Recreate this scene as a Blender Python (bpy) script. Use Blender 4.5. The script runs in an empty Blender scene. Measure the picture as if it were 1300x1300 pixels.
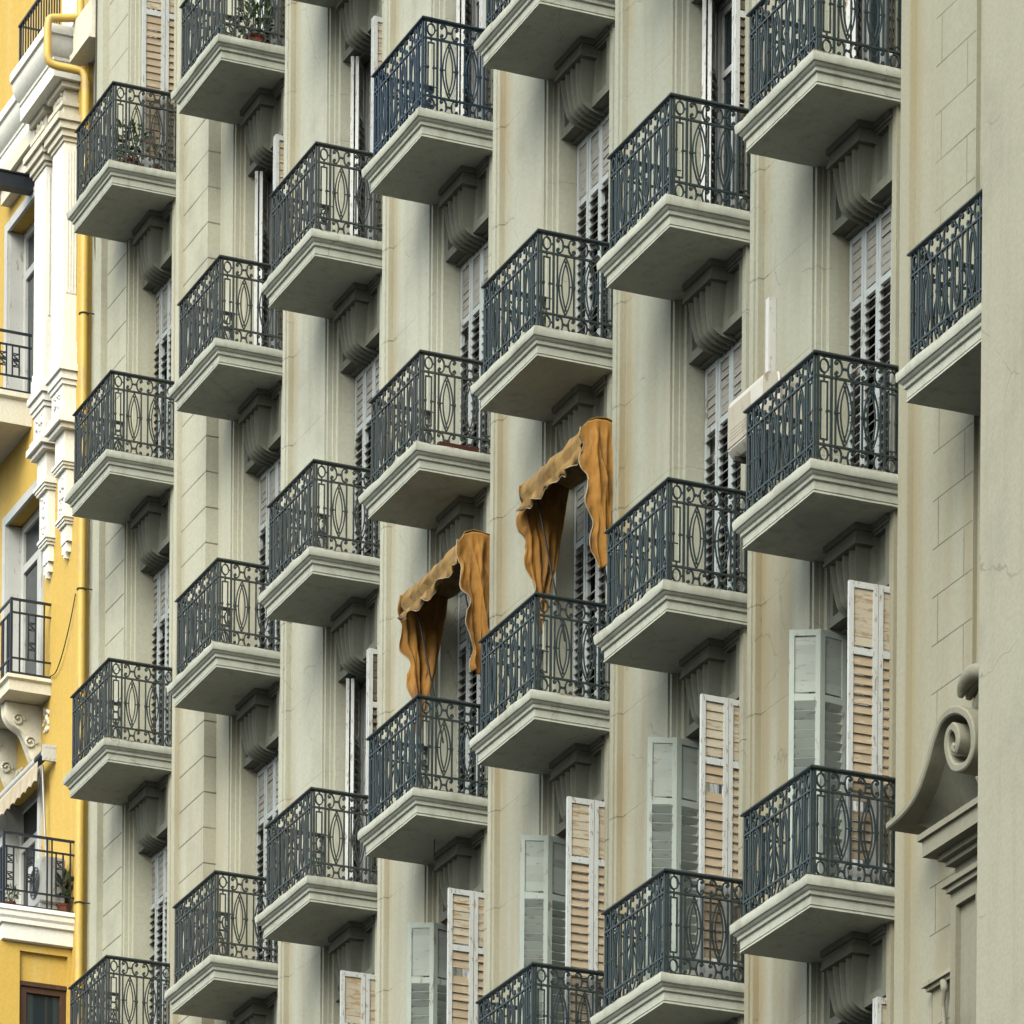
import bpy, bmesh, math, random
from mathutils import Vector, Matrix, noise

random.seed(7)
R = math.radians
scene = bpy.context.scene
COL = scene.collection

# ------------------------------------------------------------------ camera
cam_d = bpy.data.cameras.new("camera")
cam = bpy.data.objects.new("camera", cam_d)
COL.objects.link(cam)
YAW, ROLL = 0.4052, 0.0076
fw = Vector((-math.cos(YAW), math.sin(YAW), 0.0))
rt = fw.cross(Vector((0, 0, 1))).normalized()
up = rt.cross(fw)
r2 = rt * math.cos(ROLL) + up * math.sin(ROLL)
u2 = up * math.cos(ROLL) - rt * math.sin(ROLL)
m = Matrix((r2, u2, -fw)).transposed().to_4x4()
m.translation = Vector((40.7484, -20.1405, -19.3291))
cam.matrix_world = m
cam_d.sensor_width = 36.0
cam_d.lens = 36.0 * 6716.107 / 1300.0
cam_d.shift_y = 2649.80 / 1300.0
cam_d.clip_start = 0.5
cam_d.clip_end = 3000.0
scene.camera = cam

# ------------------------------------------------------------------ world, sun, exposure (bright overcast)
SUN_EL, SUN_AZ = R(42), R(140)          # azimuth from north (+y), clockwise: sun in the south-east
world = bpy.data.worlds.new("World")
scene.world = world
world.use_nodes = True
wn = world.node_tree.nodes
wl = world.node_tree.links
bg = wn["Background"]
sky = wn.new("ShaderNodeTexSky")
sky.sky_type = 'NISHITA'
sky.sun_disc = False
sky.sun_elevation = SUN_EL
sky.sun_rotation = SUN_AZ
sky.air_density = 1.0
sky.dust_density = 3.0
hs = wn.new("ShaderNodeHueSaturation")
hs.inputs["Saturation"].default_value = 0.50
wl.new(sky.outputs[0], hs.inputs["Color"])
# overcast sky: the zenith is several times brighter than the horizon
wg = wn.new("ShaderNodeTexCoord")
ws = wn.new("ShaderNodeSeparateXYZ")
wl.new(wg.outputs["Generated"], ws.inputs[0])
wr = wn.new("ShaderNodeMapRange")
wr.inputs["From Min"].default_value = 0.02
wr.inputs["From Max"].default_value = 0.75
wr.inputs["To Min"].default_value = 0.45
wr.inputs["To Max"].default_value = 1.5
wl.new(ws.outputs[2], wr.inputs[0])
wm = wn.new("ShaderNodeVectorMath")
wm.operation = 'SCALE'
wt = wn.new("ShaderNodeVectorMath")     # slight green tint added to the sky light
wt.operation = 'MULTIPLY'
wt.inputs[1].default_value = (0.965, 1.015, 0.965)
wl.new(hs.outputs[0], wt.inputs[0])
wl.new(wt.outputs[0], wm.inputs[0])
wl.new(wr.outputs[0], wm.inputs["Scale"])
wl.new(wm.outputs[0], bg.inputs["Color"])
bg.inputs["Strength"].default_value = 0.15

sun_d = bpy.data.lights.new("sun", 'SUN')
sun_d.energy = 0.75
sun_d.angle = R(55)
sun_d.color = (1.0, 0.96, 0.85)
sun = bpy.data.objects.new("sun", sun_d)
COL.objects.link(sun)
sdir = Vector((math.sin(SUN_AZ) * math.cos(SUN_EL), math.cos(SUN_AZ) * math.cos(SUN_EL), math.sin(SUN_EL)))
sun.rotation_euler = sdir.to_track_quat('Z', 'Y').to_euler()
sun.location = (30, -40, 60)

scene.view_settings.view_transform = 'Standard'
scene.view_settings.look = 'None'
scene.view_settings.gamma = 1.0
scene.view_settings.exposure = 1.43
scene.cycles.diffuse_bounces = 1

# ------------------------------------------------------------------ materials
K = 0.55                                 # overall reflectance: kept low so less light bounces into the soffits
def kk(c):
    return tuple(x * K for x in c)
def new_mat(name):
    mt = bpy.data.materials.new(name)
    mt.use_nodes = True
    return mt, mt.node_tree.nodes, mt.node_tree.links, mt.node_tree.nodes["Principled BSDF"]

def N(nodes, typ, **kw):
    n = nodes.new(typ)
    for k, v in kw.items():
        if k.startswith("i_"):
            n.inputs[k[2:]].default_value = v
        else:
            setattr(n, k, v)
    return n

def mixc(nd, lk, fac, a, b, blend='MIX'):
    n = nd.new("ShaderNodeMix")
    n.data_type = 'RGBA'
    n.blend_type = blend
    for val, i in ((fac, 0), (a, 6), (b, 7)):
        if hasattr(val, "links"):
            lk.new(val, n.inputs[i])
        elif i == 0:
            n.inputs[0].default_value = val
        else:
            n.inputs[i].default_value = (*val, 1) if len(val) == 3 else val
    return n.outputs[2]

def ramp(nd, lk, src, p0, p1, c0=0.0, c1=1.0):
    n = nd.new("ShaderNodeMapRange")
    n.interpolation_type = 'SMOOTHSTEP'
    lk.new(src, n.inputs["Value"])
    n.inputs["From Min"].default_value = p0
    n.inputs["From Max"].default_value = p1
    n.inputs["To Min"].default_value = c0
    n.inputs["To Max"].default_value = c1
    return n.outputs[0]

def math_(nd, lk, op, a, b=0.5):
    n = nd.new("ShaderNodeMath")
    n.operation = op
    for i, v in enumerate((a, b)):
        if hasattr(v, "links"):
            lk.new(v, n.inputs[i])
        else:
            n.inputs[i].default_value = v
    return n.outputs[0]

def plaster(name, base, stain, streak=0.5, grime=(0.20, 0.19, 0.145), grime_amt=0.35, joints=None, rough=0.85,
            rust_z=None, stain_band=None, cracks=True, low_stain_shade=0.0):
    """Rendered stone wall: blotches, vertical rain streaks, optional ashlar joints and fine cracks."""
    base, stain, grime = kk(base), kk(stain), kk(grime)
    mt, nd, lk, bs = new_mat(name)
    geo = nd.new("ShaderNodeNewGeometry")
    pos = geo.outputs["Position"]
    oi = nd.new("ShaderNodeTexCoord").outputs["Object"]
    mp = N(nd, "ShaderNodeMapping")
    mp.inputs["Scale"].default_value = (7.0, 7.0, 0.35)
    lk.new(pos, mp.inputs["Vector"])
    st = N(nd, "ShaderNodeTexNoise", i_Scale=1.0, i_Detail=4.0, i_Roughness=0.55)
    lk.new(mp.outputs[0], st.inputs["Vector"])
    bl = N(nd, "ShaderNodeTexNoise", i_Scale=0.9, i_Detail=5.0, i_Roughness=0.6)
    lk.new(pos, bl.inputs["Vector"])
    fine = N(nd, "ShaderNodeTexNoise", i_Scale=28.0, i_Detail=4.0, i_Roughness=0.65)
    lk.new(pos, fine.inputs["Vector"])
    c = mixc(nd, lk, ramp(nd, lk, st.outputs[0], 0.48, 0.75, 0.0, streak), base, stain)
    c = mixc(nd, lk, ramp(nd, lk, bl.outputs[0], 0.5, 0.78, 0.0, grime_amt), c, grime)
    c = mixc(nd, lk, ramp(nd, lk, fine.outputs[0], 0.40, 0.62, 0.0, 0.22), c, tuple(x * 0.62 for x in base))
    if stain_band:
        # rust-coloured run-off just east of the raised band, in object space (x from the band)
        sp = nd.new("ShaderNodeSeparateXYZ")
        lk.new(oi, sp.inputs[0])
        n2 = N(nd, "ShaderNodeTexNoise", i_Scale=0.45, i_Detail=3.0)
        lk.new(pos, n2.inputs["Vector"])
        wob = math_(nd, lk, 'MULTIPLY', st.outputs[0], 0.16)
        xx = math_(nd, lk, 'ADD', sp.outputs[0], wob)
        a = ramp(nd, lk, xx, stain_band[1] + 0.20, stain_band[1] - 0.04)
        b = ramp(nd, lk, xx, stain_band[0] - 0.02, stain_band[0] + 0.06)
        ab = math_(nd, lk, 'MULTIPLY', a, b)
        amt = ramp(nd, lk, n2.outputs[0], 0.30, 0.66, 0.15, 0.75)
        c = mixc(nd, lk, math_(nd, lk, 'MULTIPLY', ab, amt), c, kk(stain_band[2]))
    if low_stain_shade:  # brown staining, with the lower storeys' dimness put into the colour too
        sp3 = nd.new("ShaderNodeSeparateXYZ")
        lk.new(pos, sp3.inputs[0])
        n3 = N(nd, "ShaderNodeTexNoise", i_Scale=1.0, i_Detail=3.0)
        mp3 = N(nd, "ShaderNodeMapping")
        mp3.inputs["Scale"].default_value = (2.6, 2.6, 0.22)
        lk.new(pos, mp3.inputs["Vector"])
        lk.new(mp3.outputs[0], n3.inputs["Vector"])
        zz = ramp(nd, lk, sp3.outputs[2], 6.0, -4.0)
        f = math_(nd, lk, 'MULTIPLY', zz, ramp(nd, lk, n3.outputs[0], 0.36, 0.68, 0.1, low_stain_shade))
        c = mixc(nd, lk, f, c, kk((0.31, 0.255, 0.15)))
    if rust_z is not None:
        sz = nd.new("ShaderNodeSeparateXYZ")
        lk.new(oi, sz.inputs[0])
        rn = N(nd, "ShaderNodeTexNoise", i_Scale=3.5, i_Detail=5.0, i_Roughness=0.7)
        lk.new(pos, rn.inputs["Vector"])
        zz = math_(nd, lk, 'ADD', sz.outputs[2], math_(nd, lk, 'MULTIPLY', rn.outputs[0], 0.05))
        f = math_(nd, lk, 'MULTIPLY', ramp(nd, lk, zz, rust_z + 0.010, rust_z + 0.028), ramp(nd, lk, rn.outputs[0], 0.42, 0.62, 0.1, 0.9))
        c = mixc(nd, lk, f, c, kk((0.20, 0.125, 0.075)))
    h = None
    if joints:
        sp2 = nd.new("ShaderNodeSeparateXYZ")
        lk.new(pos, sp2.inputs[0])
        uu = math_(nd, lk, 'ADD', sp2.outputs[0], sp2.outputs[1])
        cb = nd.new("ShaderNodeCombineXYZ")
        lk.new(uu, cb.inputs[0])
        lk.new(math_(nd, lk, 'ADD', sp2.outputs[2], joints.get("z0", 0.0)), cb.inputs[1])
        br = N(nd, "ShaderNodeTexBrick", i_Scale=1.0)
        br.offset = 0.5
        br.inputs["Mortar Size"].default_value = joints.get("m", 0.007)
        br.inputs["Mortar Smooth"].default_value = 0.4
        br.inputs["Brick Width"].default_value = joints["w"]
        br.inputs["Row Height"].default_value = joints["h"]
        br.inputs["Color1"].default_value = (0, 0, 0, 1)
        br.inputs["Color2"].default_value = (0, 0, 0, 1)
        br.inputs["Mortar"].default_value = (1, 1, 1, 1)
        lk.new(cb.outputs[0], br.inputs["Vector"])
        fade = ramp(nd, lk, bl.outputs[0], 0.30, 0.60, joints.get("lo", 0.45), 1.0)
        jf = math_(nd, lk, 'MULTIPLY', br.outputs["Fac"], fade)
        if "ox1" in joints:
            spo = nd.new("ShaderNodeSeparateXYZ")
            lk.new(oi, spo.inputs[0])
            jf = math_(nd, lk, 'MULTIPLY', jf, ramp(nd, lk, spo.outputs[0], joints["ox1"] + 0.02, joints["ox1"], 0.22, 1.0))
        if "x0" in joints:
            jf = math_(nd, lk, 'MULTIPLY', jf, math_(nd, lk, 'GREATER_THAN', sp2.outputs[0], joints["x0"]))
            jf = math_(nd, lk, 'MULTIPLY', jf, math_(nd, lk, 'LESS_THAN', sp2.outputs[0], joints["x1"]))
        c = mixc(nd, lk, math_(nd, lk, 'MULTIPLY', jf, joints.get("a", 0.75)), c, kk((0.11, 0.10, 0.075)))
        h = jf
    if cracks:
        vo = N(nd, "ShaderNodeTexVoronoi", feature='DISTANCE_TO_EDGE', i_Scale=0.55)
        wv = N(nd, "ShaderNodeTexNoise", i_Scale=2.2, i_Detail=5.0)
        lk.new(pos, wv.inputs["Vector"])
        ad = nd.new("ShaderNodeVectorMath")
        ad.operation = 'MULTIPLY_ADD'
        lk.new(wv.outputs["Color"], ad.inputs[0])
        ad.inputs[1].default_value = (0.35, 0.35, 0.35)
        lk.new(pos, ad.inputs[2])
        lk.new(ad.outputs[0], vo.inputs["Vector"])
        cf = ramp(nd, lk, vo.outputs["Distance"], 0.0045, 0.0, 0.0, 0.4)
        cm = ramp(nd, lk, wv.outputs[0], 0.50, 0.58)
        c = mixc(nd, lk, math_(nd, lk, 'MULTIPLY', cf, cm), c, kk((0.12, 0.10, 0.07)))
    lk.new(c, bs.inputs["Base Color"])
    bs.inputs["Roughness"].default_value = rough
    bs.inputs["Specular IOR Level"].default_value = 0.25
    bp = N(nd, "ShaderNodeBump", i_Strength=0.35, i_Distance=0.006)
    lk.new(fine.outputs[0], bp.inputs["Height"])
    if h is not None:
        b2 = N(nd, "ShaderNodeBump", i_Strength=0.8, i_Distance=0.012)
        b2.invert = True
        lk.new(h, b2.inputs["Height"])
        lk.new(b2.outputs[0], bp.inputs["Normal"])
    lk.new(bp.outputs[0], bs.inputs["Normal"])
    return mt

def paint(name, base, worn=None, wear=0.0, rough=0.5, scale=22.0, stretch=(1, 1, 0.3), metal=0.0, var=0.2, spec=0.4):
    base = kk(base)
    worn = kk(worn) if worn else worn
    mt, nd, lk, bs = new_mat(name)
    tc = nd.new("ShaderNodeNewGeometry").outputs["Position"]
    mp = N(nd, "ShaderNodeMapping")
    mp.inputs["Scale"].default_value = stretch
    lk.new(tc, mp.inputs["Vector"])
    n1 = N(nd, "ShaderNodeTexNoise", i_Scale=scale, i_Detail=5.0, i_Roughness=0.65)
    lk.new(mp.outputs[0], n1.inputs["Vector"])
    n2 = N(nd, "ShaderNodeTexNoise", i_Scale=3.0, i_Detail=3.0)
    lk.new(tc, n2.inputs["Vector"])
    c = mixc(nd, lk, ramp(nd, lk, n2.outputs[0], 0.35, 0.7, 0.0, var), base, tuple(x * 0.6 for x in base))
    if worn:
        c = mixc(nd, lk, ramp(nd, lk, n1.outputs[0], 0.62 - 0.2 * wear, 0.66 - 0.14 * wear, 0.0, 0.9), c, worn)
    lk.new(c, bs.inputs["Base Color"])
    bs.inputs["Roughness"].default_value = rough
    bs.inputs["Metallic"].default_value = metal
    bs.inputs["Specular IOR Level"].default_value = spec
    bp = N(nd, "ShaderNodeBump", i_Strength=0.25, i_Distance=0.003)
    lk.new(n1.outputs[0], bp.inputs["Height"])
    lk.new(bp.outputs[0], bs.inputs["Normal"])
    return mt

STONE = (0.485, 0.495, 0.40)
TAN = (0.40, 0.335, 0.205)
M = {}
M["wall"] = plaster("wall_plaster", STONE, TAN, streak=0.30, stain_band=(0.14, 0.24, (0.37, 0.275, 0.13)), joints=dict(w=60.0, h=0.985, z0=0.30, m=0.008, a=0.42, lo=0.0, ox1=0.19), low_stain_shade=0.75)
M["wall_pale"] = plaster("pale_wall_plaster", (0.62, 0.62, 0.505), TAN, streak=0.25, stain_band=(0.14, 0.22, (0.44, 0.36, 0.21)), joints=dict(w=60.0, h=0.985, z0=0.30, m=0.008, a=0.42, lo=0.0, ox1=0.19), low_stain_shade=0.4)  # paler copy of the wall plaster, the brighter west end put into its colour
M["wall_mid"] = plaster("mid_wall_plaster", (0.555, 0.555, 0.45), TAN, streak=0.28, stain_band=(0.14, 0.22, (0.42, 0.335, 0.185)), joints=dict(w=60.0, h=0.985, z0=0.30, m=0.008, a=0.42, lo=0.0, ox1=0.19), low_stain_shade=0.5)
M["ashlar"] = plaster("ashlar_plaster", (0.64, 0.625, 0.49), TAN, streak=0.22, joints=dict(w=6.0, h=0.411, z0=0.13, m=0.010, x0=-17.692, x1=-16.843), stain_band=(0.13, 0.16, (0.42, 0.35, 0.20)), low_stain_shade=0.6, cracks=False)
M["ashlar_blocks"] = plaster("ashlar_block_plaster", (0.45, 0.44, 0.335), TAN, streak=0.25, joints=dict(w=0.92, h=0.406, z0=0.05, m=0.006, a=0.8, x0=1.22, x1=1.93), stain_band=(0.20, 0.26, (0.40, 0.32, 0.17)), low_stain_shade=0.5, cracks=False)
M["ashlar_end"] = plaster("end_ashlar_plaster", (0.62, 0.605, 0.47), TAN, streak=0.22, joints=dict(w=6.0, h=0.411, z0=0.13, m=0.010, x0=-20.44, x1=-19.75), cracks=False)
M["pier"] = plaster("pier_plaster", (0.45, 0.43, 0.33), (0.36, 0.31, 0.21), streak=0.3, low_stain_shade=0.0)
M["slab"] = plaster("balcony_stone", (0.62, 0.635, 0.535), (0.36, 0.335, 0.25), streak=0.45, grime=(0.24, 0.24, 0.19), grime_amt=0.4, rust_z=-0.978)
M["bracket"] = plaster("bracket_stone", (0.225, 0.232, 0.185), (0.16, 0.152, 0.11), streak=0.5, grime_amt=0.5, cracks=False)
M["ornament"] = plaster("ornament_stone", (0.33, 0.315, 0.235), (0.24, 0.19, 0.11), streak=0.5, grime=(0.13, 0.125, 0.095), grime_amt=0.6)
M["ornament_dark"] = plaster("shaded_ornament_stone", (0.23, 0.23, 0.18), (0.15, 0.135, 0.09), streak=0.5, grime=(0.10, 0.105, 0.085), grime_amt=0.6, cracks=False)  # shade of the hollow parts put into a darker stone colour
M["iron"] = paint("railing_iron", (0.025, 0.044, 0.047), (0.075, 0.055, 0.042), 0.35, rough=0.45, scale=35, stretch=(1, 1, 1))
M["iron_grey"] = paint("grey_railing_iron", (0.042, 0.056, 0.053), (0.09, 0.065, 0.045), 0.4, rough=0.5, scale=30, stretch=(1, 1, 1))
M["navy"] = paint("navy_railing_iron", (0.011, 0.031, 0.052), (0.06, 0.075, 0.09), 0.2, rough=0.4, scale=35, stretch=(1, 1, 1))
M["black_iron"] = paint("black_iron", (0.018, 0.024, 0.034), None, 0, rough=0.45)
M["shutter_blue"] = paint("shutter_blue_white", (0.51, 0.55, 0.545), (0.25, 0.22, 0.18), 0.15, rough=0.55, scale=16)
M["shutter_white"] = paint("shutter_white", (0.66, 0.68, 0.66), (0.34, 0.28, 0.21), 0.22, rough=0.55, scale=34)
M["shutter_green"] = paint("shutter_sage", (0.42, 0.475, 0.425), (0.24, 0.22, 0.17), 0.15, rough=0.55, scale=16)
M["slat_grey"] = paint("slat_grey", (0.36, 0.345, 0.30), (0.22, 0.19, 0.15), 0.35, rough=0.7, scale=14, stretch=(0.4, 0.4, 2))
M["slat_cream"] = paint("slat_cream", (0.56, 0.50, 0.38), (0.42, 0.29, 0.15), 0.55, rough=0.65, scale=12, stretch=(0.5, 0.5, 2))
M["slat_tan"] = paint("slat_tan", (0.47, 0.365, 0.24), (0.56, 0.48, 0.36), 0.3, rough=0.7, scale=12, stretch=(0.5, 0.5, 3))
M["slat_brown"] = paint("slat_brown", (0.13, 0.10, 0.065), (0.22, 0.16, 0.10), 0.3, rough=0.7, scale=12, stretch=(0.5, 0.5, 3))
M["slat_sage"] = paint("slat_sage", (0.385, 0.43, 0.385), (0.30, 0.28, 0.22), 0.2, rough=0.6, scale=14, stretch=(0.5, 0.5, 2))
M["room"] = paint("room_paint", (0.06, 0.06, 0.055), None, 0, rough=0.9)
M["white_paint"] = paint("white_paint", (0.74, 0.74, 0.70), (0.45, 0.42, 0.36), 0.1, rough=0.5)
M["plastic"] = paint("cream_plastic", (0.66, 0.62, 0.53), (0.40, 0.33, 0.25), 0.12, rough=0.45, scale=6)
M["plastic_pink"] = paint("aged_plastic", (0.50, 0.445, 0.345), (0.38, 0.31, 0.22), 0.25, rough=0.5, scale=6)
M["yellow"] = plaster("yellow_plaster", (0.85, 0.56, 0.125), (0.88, 0.66, 0.27), streak=0.55, grime=(0.74, 0.50, 0.16), grime_amt=0.3, cracks=False)
M["yellow_pipe"] = paint("yellow_pipe_paint", (0.88, 0.58, 0.12), (0.66, 0.46, 0.20), 0.25, rough=0.45, scale=10)
M["cream"] = plaster("cream_stucco", (1.0, 0.94, 0.76), (0.80, 0.69, 0.48), streak=0.25, grime=(0.45, 0.38, 0.24), grime_amt=0.35, cracks=False)
M["white_stucco"] = plaster("white_stucco", (1.20, 1.17, 1.06), (0.98, 0.90, 0.72), streak=0.2, grime=(0.84, 0.76, 0.58), grime_amt=0.25, cracks=False)
M["brown_wood"] = paint("brown_window_wood", (0.085, 0.038, 0.022), (0.14, 0.07, 0.04), 0.2, rough=0.45)
M["terracotta"] = paint("terracotta", (0.30, 0.085, 0.045), (0.38, 0.18, 0.11), 0.2, rough=0.8)
M["dark_red"] = paint("dark_red_plastic", (0.10, 0.022, 0.018), None, 0, rough=0.6)
M["cable"] = paint("cable_rubber", (0.04, 0.038, 0.033), None, 0, rough=0.6)
M["steel"] = paint("steel", (0.55, 0.56, 0.56), None, 0, rough=0.35, metal=0.6)
M["grille"] = paint("fan_grille", (0.12, 0.13, 0.13), None, 0, rough=0.6)
M["asphalt"] = paint("asphalt", (0.055, 0.055, 0.052), (0.08, 0.08, 0.075), 0.4, rough=0.9, scale=3, stretch=(1, 1, 1))
M["paving"] = paint("paving_stone", (0.10, 0.098, 0.09), (0.07, 0.068, 0.062), 0.4, rough=0.9, scale=2, stretch=(1, 1, 1))

def glass_mat():
    mt, nd, lk, bs = new_mat("window_glass")
    bs.inputs["Base Color"].default_value = (0.015, 0.022, 0.026, 1)
    bs.inputs["Roughness"].default_value = 0.06
    bs.inputs["Specular IOR Level"].default_value = 0.5
    nz = N(nd, "ShaderNodeTexNoise", i_Scale=1.3)
    lk.new(nd.new("ShaderNodeNewGeometry").outputs["Position"], nz.inputs["Vector"])
    bp = N(nd, "ShaderNodeBump", i_Strength=0.1, i_Distance=0.02)
    lk.new(nz.outputs[0], bp.inputs["Height"])
    lk.new(bp.outputs[0], bs.inputs["Normal"])
    return mt
M["glass"] = glass_mat()

def cloth_mat(name, base, dirt, fade, amt=0.7):
    base, dirt, fade = kk(base), kk(dirt), kk(fade)
    mt, nd, lk, bs = new_mat(name)
    pos = nd.new("ShaderNodeNewGeometry").outputs["Position"]
    mp = N(nd, "ShaderNodeMapping")
    mp.inputs["Scale"].default_value = (4, 4, 0.9)
    lk.new(pos, mp.inputs["Vector"])
    n1 = N(nd, "ShaderNodeTexNoise", i_Scale=1.6, i_Detail=6.0, i_Roughness=0.65)
    lk.new(mp.outputs[0], n1.inputs["Vector"])
    n2 = N(nd, "ShaderNodeTexNoise", i_Scale=9.0, i_Detail=5.0, i_Roughness=0.7)
    lk.new(pos, n2.inputs["Vector"])
    c = mixc(nd, lk, ramp(nd, lk, n1.outputs[0], 0.42, 0.72, 0.0, amt), base, dirt)
    c = mixc(nd, lk, ramp(nd, lk, n2.outputs[0], 0.52, 0.7, 0.0, 0.45), c, fade)
    lk.new(c, bs.inputs["Base Color"])
    bs.inputs["Roughness"].default_value = 0.85
    bs.inputs["Specular IOR Level"].default_value = 0.15
    wv = N(nd, "ShaderNodeTexNoise", i_Scale=30.0, i_Detail=3.0)
    lk.new(pos, wv.inputs["Vector"])
    bp = N(nd, "ShaderNodeBump", i_Strength=0.4, i_Distance=0.006)
    lk.new(wv.outputs[0], bp.inputs["Height"])
    lk.new(bp.outputs[0], bs.inputs["Normal"])
    return mt
M["orange_cloth"] = cloth_mat("orange_canvas", (0.41, 0.195, 0.042), (0.14, 0.075, 0.030), (0.46, 0.27, 0.10), 0.9)
M["faded_cloth"] = cloth_mat("faded_orange_canvas", (0.35, 0.215, 0.075), (0.15, 0.095, 0.045), (0.42, 0.29, 0.13), 0.95)
M["hem"] = cloth_mat("hem_canvas", (0.52, 0.44, 0.31), (0.3, 0.2, 0.1), (0.5, 0.38, 0.24), 0.8)
M["cream_cloth"] = cloth_mat("cream_canvas", (0.68, 0.58, 0.42), (0.45, 0.36, 0.24), (0.72, 0.66, 0.52), 0.5)

def leaf_mat(name, a, b):
    a, b = kk(a), kk(b)
    mt, nd, lk, bs = new_mat(name)
    pos = nd.new("ShaderNodeNewGeometry").outputs["Position"]
    n1 = N(nd, "ShaderNodeTexNoise", i_Scale=14.0, i_Detail=3.0)
    lk.new(pos, n1.inputs["Vector"])
    lk.new(mixc(nd, lk, ramp(nd, lk, n1.outputs[0], 0.35, 0.65), a, b), bs.inputs["Base Color"])
    bs.inputs["Roughness"].default_value = 0.5
    return mt
M["leaf"] = leaf_mat("plant_leaf", (0.03, 0.075, 0.018), (0.09, 0.15, 0.035))
M["leaf_pale"] = leaf_mat("pale_leaf", (0.10, 0.16, 0.05), (0.28, 0.28, 0.10))

# ------------------------------------------------------------------ mesh helpers
def obj(name, bm, mat, parent=None, loc=(0, 0, 0), rotz=0.0, smooth=None):
    me = bpy.data.meshes.new(name)
    bmesh.ops.recalc_face_normals(bm, faces=bm.faces[:])
    bm.to_mesh(me)
    bm.free()
    if smooth is not None:
        me.polygons.foreach_set("use_smooth", [True] * len(me.polygons))
        if smooth < 180:
            me.set_sharp_from_angle(angle=R(smooth))
    return link(name, me, mat, parent, loc, rotz)

def link(name, me, mat, parent=None, loc=(0, 0, 0), rotz=0.0):
    o = bpy.data.objects.new(name, me)
    COL.objects.link(o)
    if mat is not None:
        mats = mat if isinstance(mat, (list, tuple)) else [mat]
        if len(me.materials) == 0:
            for x in mats:
                me.materials.append(x)
    o.location = loc
    o.rotation_euler = (0, 0, rotz)
    if parent is not None:
        o.parent = parent
    return o

def thing(name, label, cat, loc=(0, 0, 0), group=None):
    o = bpy.data.objects.new(name, None)
    COL.objects.link(o)
    o.location = loc
    o.empty_display_size = 0.2
    return tag(o, label, cat, group)

def tag(o, label, cat, group=None):
    o["label"] = label
    o["category"] = cat
    if group:
        o["group"] = group
    return o

def copy_tree(o, parent, loc=None, rotz=None):
    c = o.copy()
    COL.objects.link(c)
    c.parent = parent
    if loc is not None:
        c.location = loc
    if rotz is not None:
        c.rotation_euler = (0, 0, rotz)
    for ch in list(o.children):
        copy_tree(ch, c)
    return c

def box(bm, x0, x1, y0, y1, z0, z1, mi=0):
    v = [bm.verts.new(p) for p in ((x0, y0, z0), (x1, y0, z0), (x1, y1, z0), (x0, y1, z0),
                                   (x0, y0, z1), (x1, y0, z1), (x1, y1, z1), (x0, y1, z1))]
    for f in ((0, 3, 2, 1), (4, 5, 6, 7), (0, 1, 5, 4), (1, 2, 6, 5), (2, 3, 7, 6), (3, 0, 4, 7)):
        bm.faces.new([v[i] for i in f]).material_index = mi

def prism(bm, poly, z0, z1):
    a = [bm.verts.new((x, y, z0)) for x, y in poly]
    b = [bm.verts.new((x, y, z1)) for x, y in poly]
    n = len(poly)
    for i in range(n):
        j = (i + 1) % n
        bm.faces.new((a[i], a[j], b[j], b[i]))
    bm.faces.new(a[::-1])
    bm.faces.new(b)

def sweep(bm, pts, w, d, axis=Vector((0, 1, 0)), closed=False, mi=0):
    """flat bar of in-plane width w and depth d (along axis) following pts"""
    n = len(pts)
    pts = [Vector(p) for p in pts]
    rings = []
    for i in range(n):
        if closed:
            t = pts[(i + 1) % n] - pts[i - 1]
        else:
            t = pts[min(i + 1, n - 1)] - pts[max(i - 1, 0)]
        t.normalize()
        nn = axis.cross(t).normalized()
        a, b = nn * (w / 2), axis * (d / 2)
        rings.append([bm.verts.new(pts[i] + s * a + q * b) for s, q in ((-1, -1), (1, -1), (1, 1), (-1, 1))])
    rng = range(n) if closed else range(n - 1)
    for i in rng:
        j = (i + 1) % n
        for k in range(4):
            l = (k + 1) % 4
            bm.faces.new((rings[i][k], rings[i][l], rings[j][l], rings[j][k])).material_index = mi
    if not closed:
        bm.faces.new(rings[0][::-1]).material_index = mi
        bm.faces.new(rings[-1]).material_index = mi

def tube(bm, pts, r, seg=8, cap=True):
    pts = [Vector(p) for p in pts]
    n = len(pts)
    rings = []
    ref = Vector((0.3, 0.2, 0.93))
    for i in range(n):
        t = (pts[min(i + 1, n - 1)] - pts[max(i - 1, 0)]).normalized()
        a = t.cross(ref)
        if a.length < 1e-4:
            a = t.cross(Vector((1, 0, 0)))
        a.normalize()
        b = t.cross(a)
        rr = r[i] if isinstance(r, (list, tuple)) else r
        rings.append([bm.verts.new(pts[i] + a * rr * math.cos(2 * math.pi * k / seg) + b * rr * math.sin(2 * math.pi * k / seg)) for k in range(seg)])
    for i in range(n - 1):
        for k in range(seg):
            l = (k + 1) % seg
            bm.faces.new((rings[i][k], rings[i][l], rings[i + 1][l], rings[i + 1][k]))
    if cap:
        bm.faces.new(rings[0][::-1])
        bm.faces.new(rings[-1])

def grid_surf(bm, P, closed_u=False, mi=0):
    """P[i][j] grid of points -> quads"""
    V = [[bm.verts.new(p) for p in row] for row in P]
    for i in range(len(V) - 1):
        for j in range(len(V[0]) - 1):
            bm.faces.new((V[i][j], V[i][j + 1], V[i + 1][j + 1], V[i + 1][j])).material_index = mi
    return V

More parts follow.
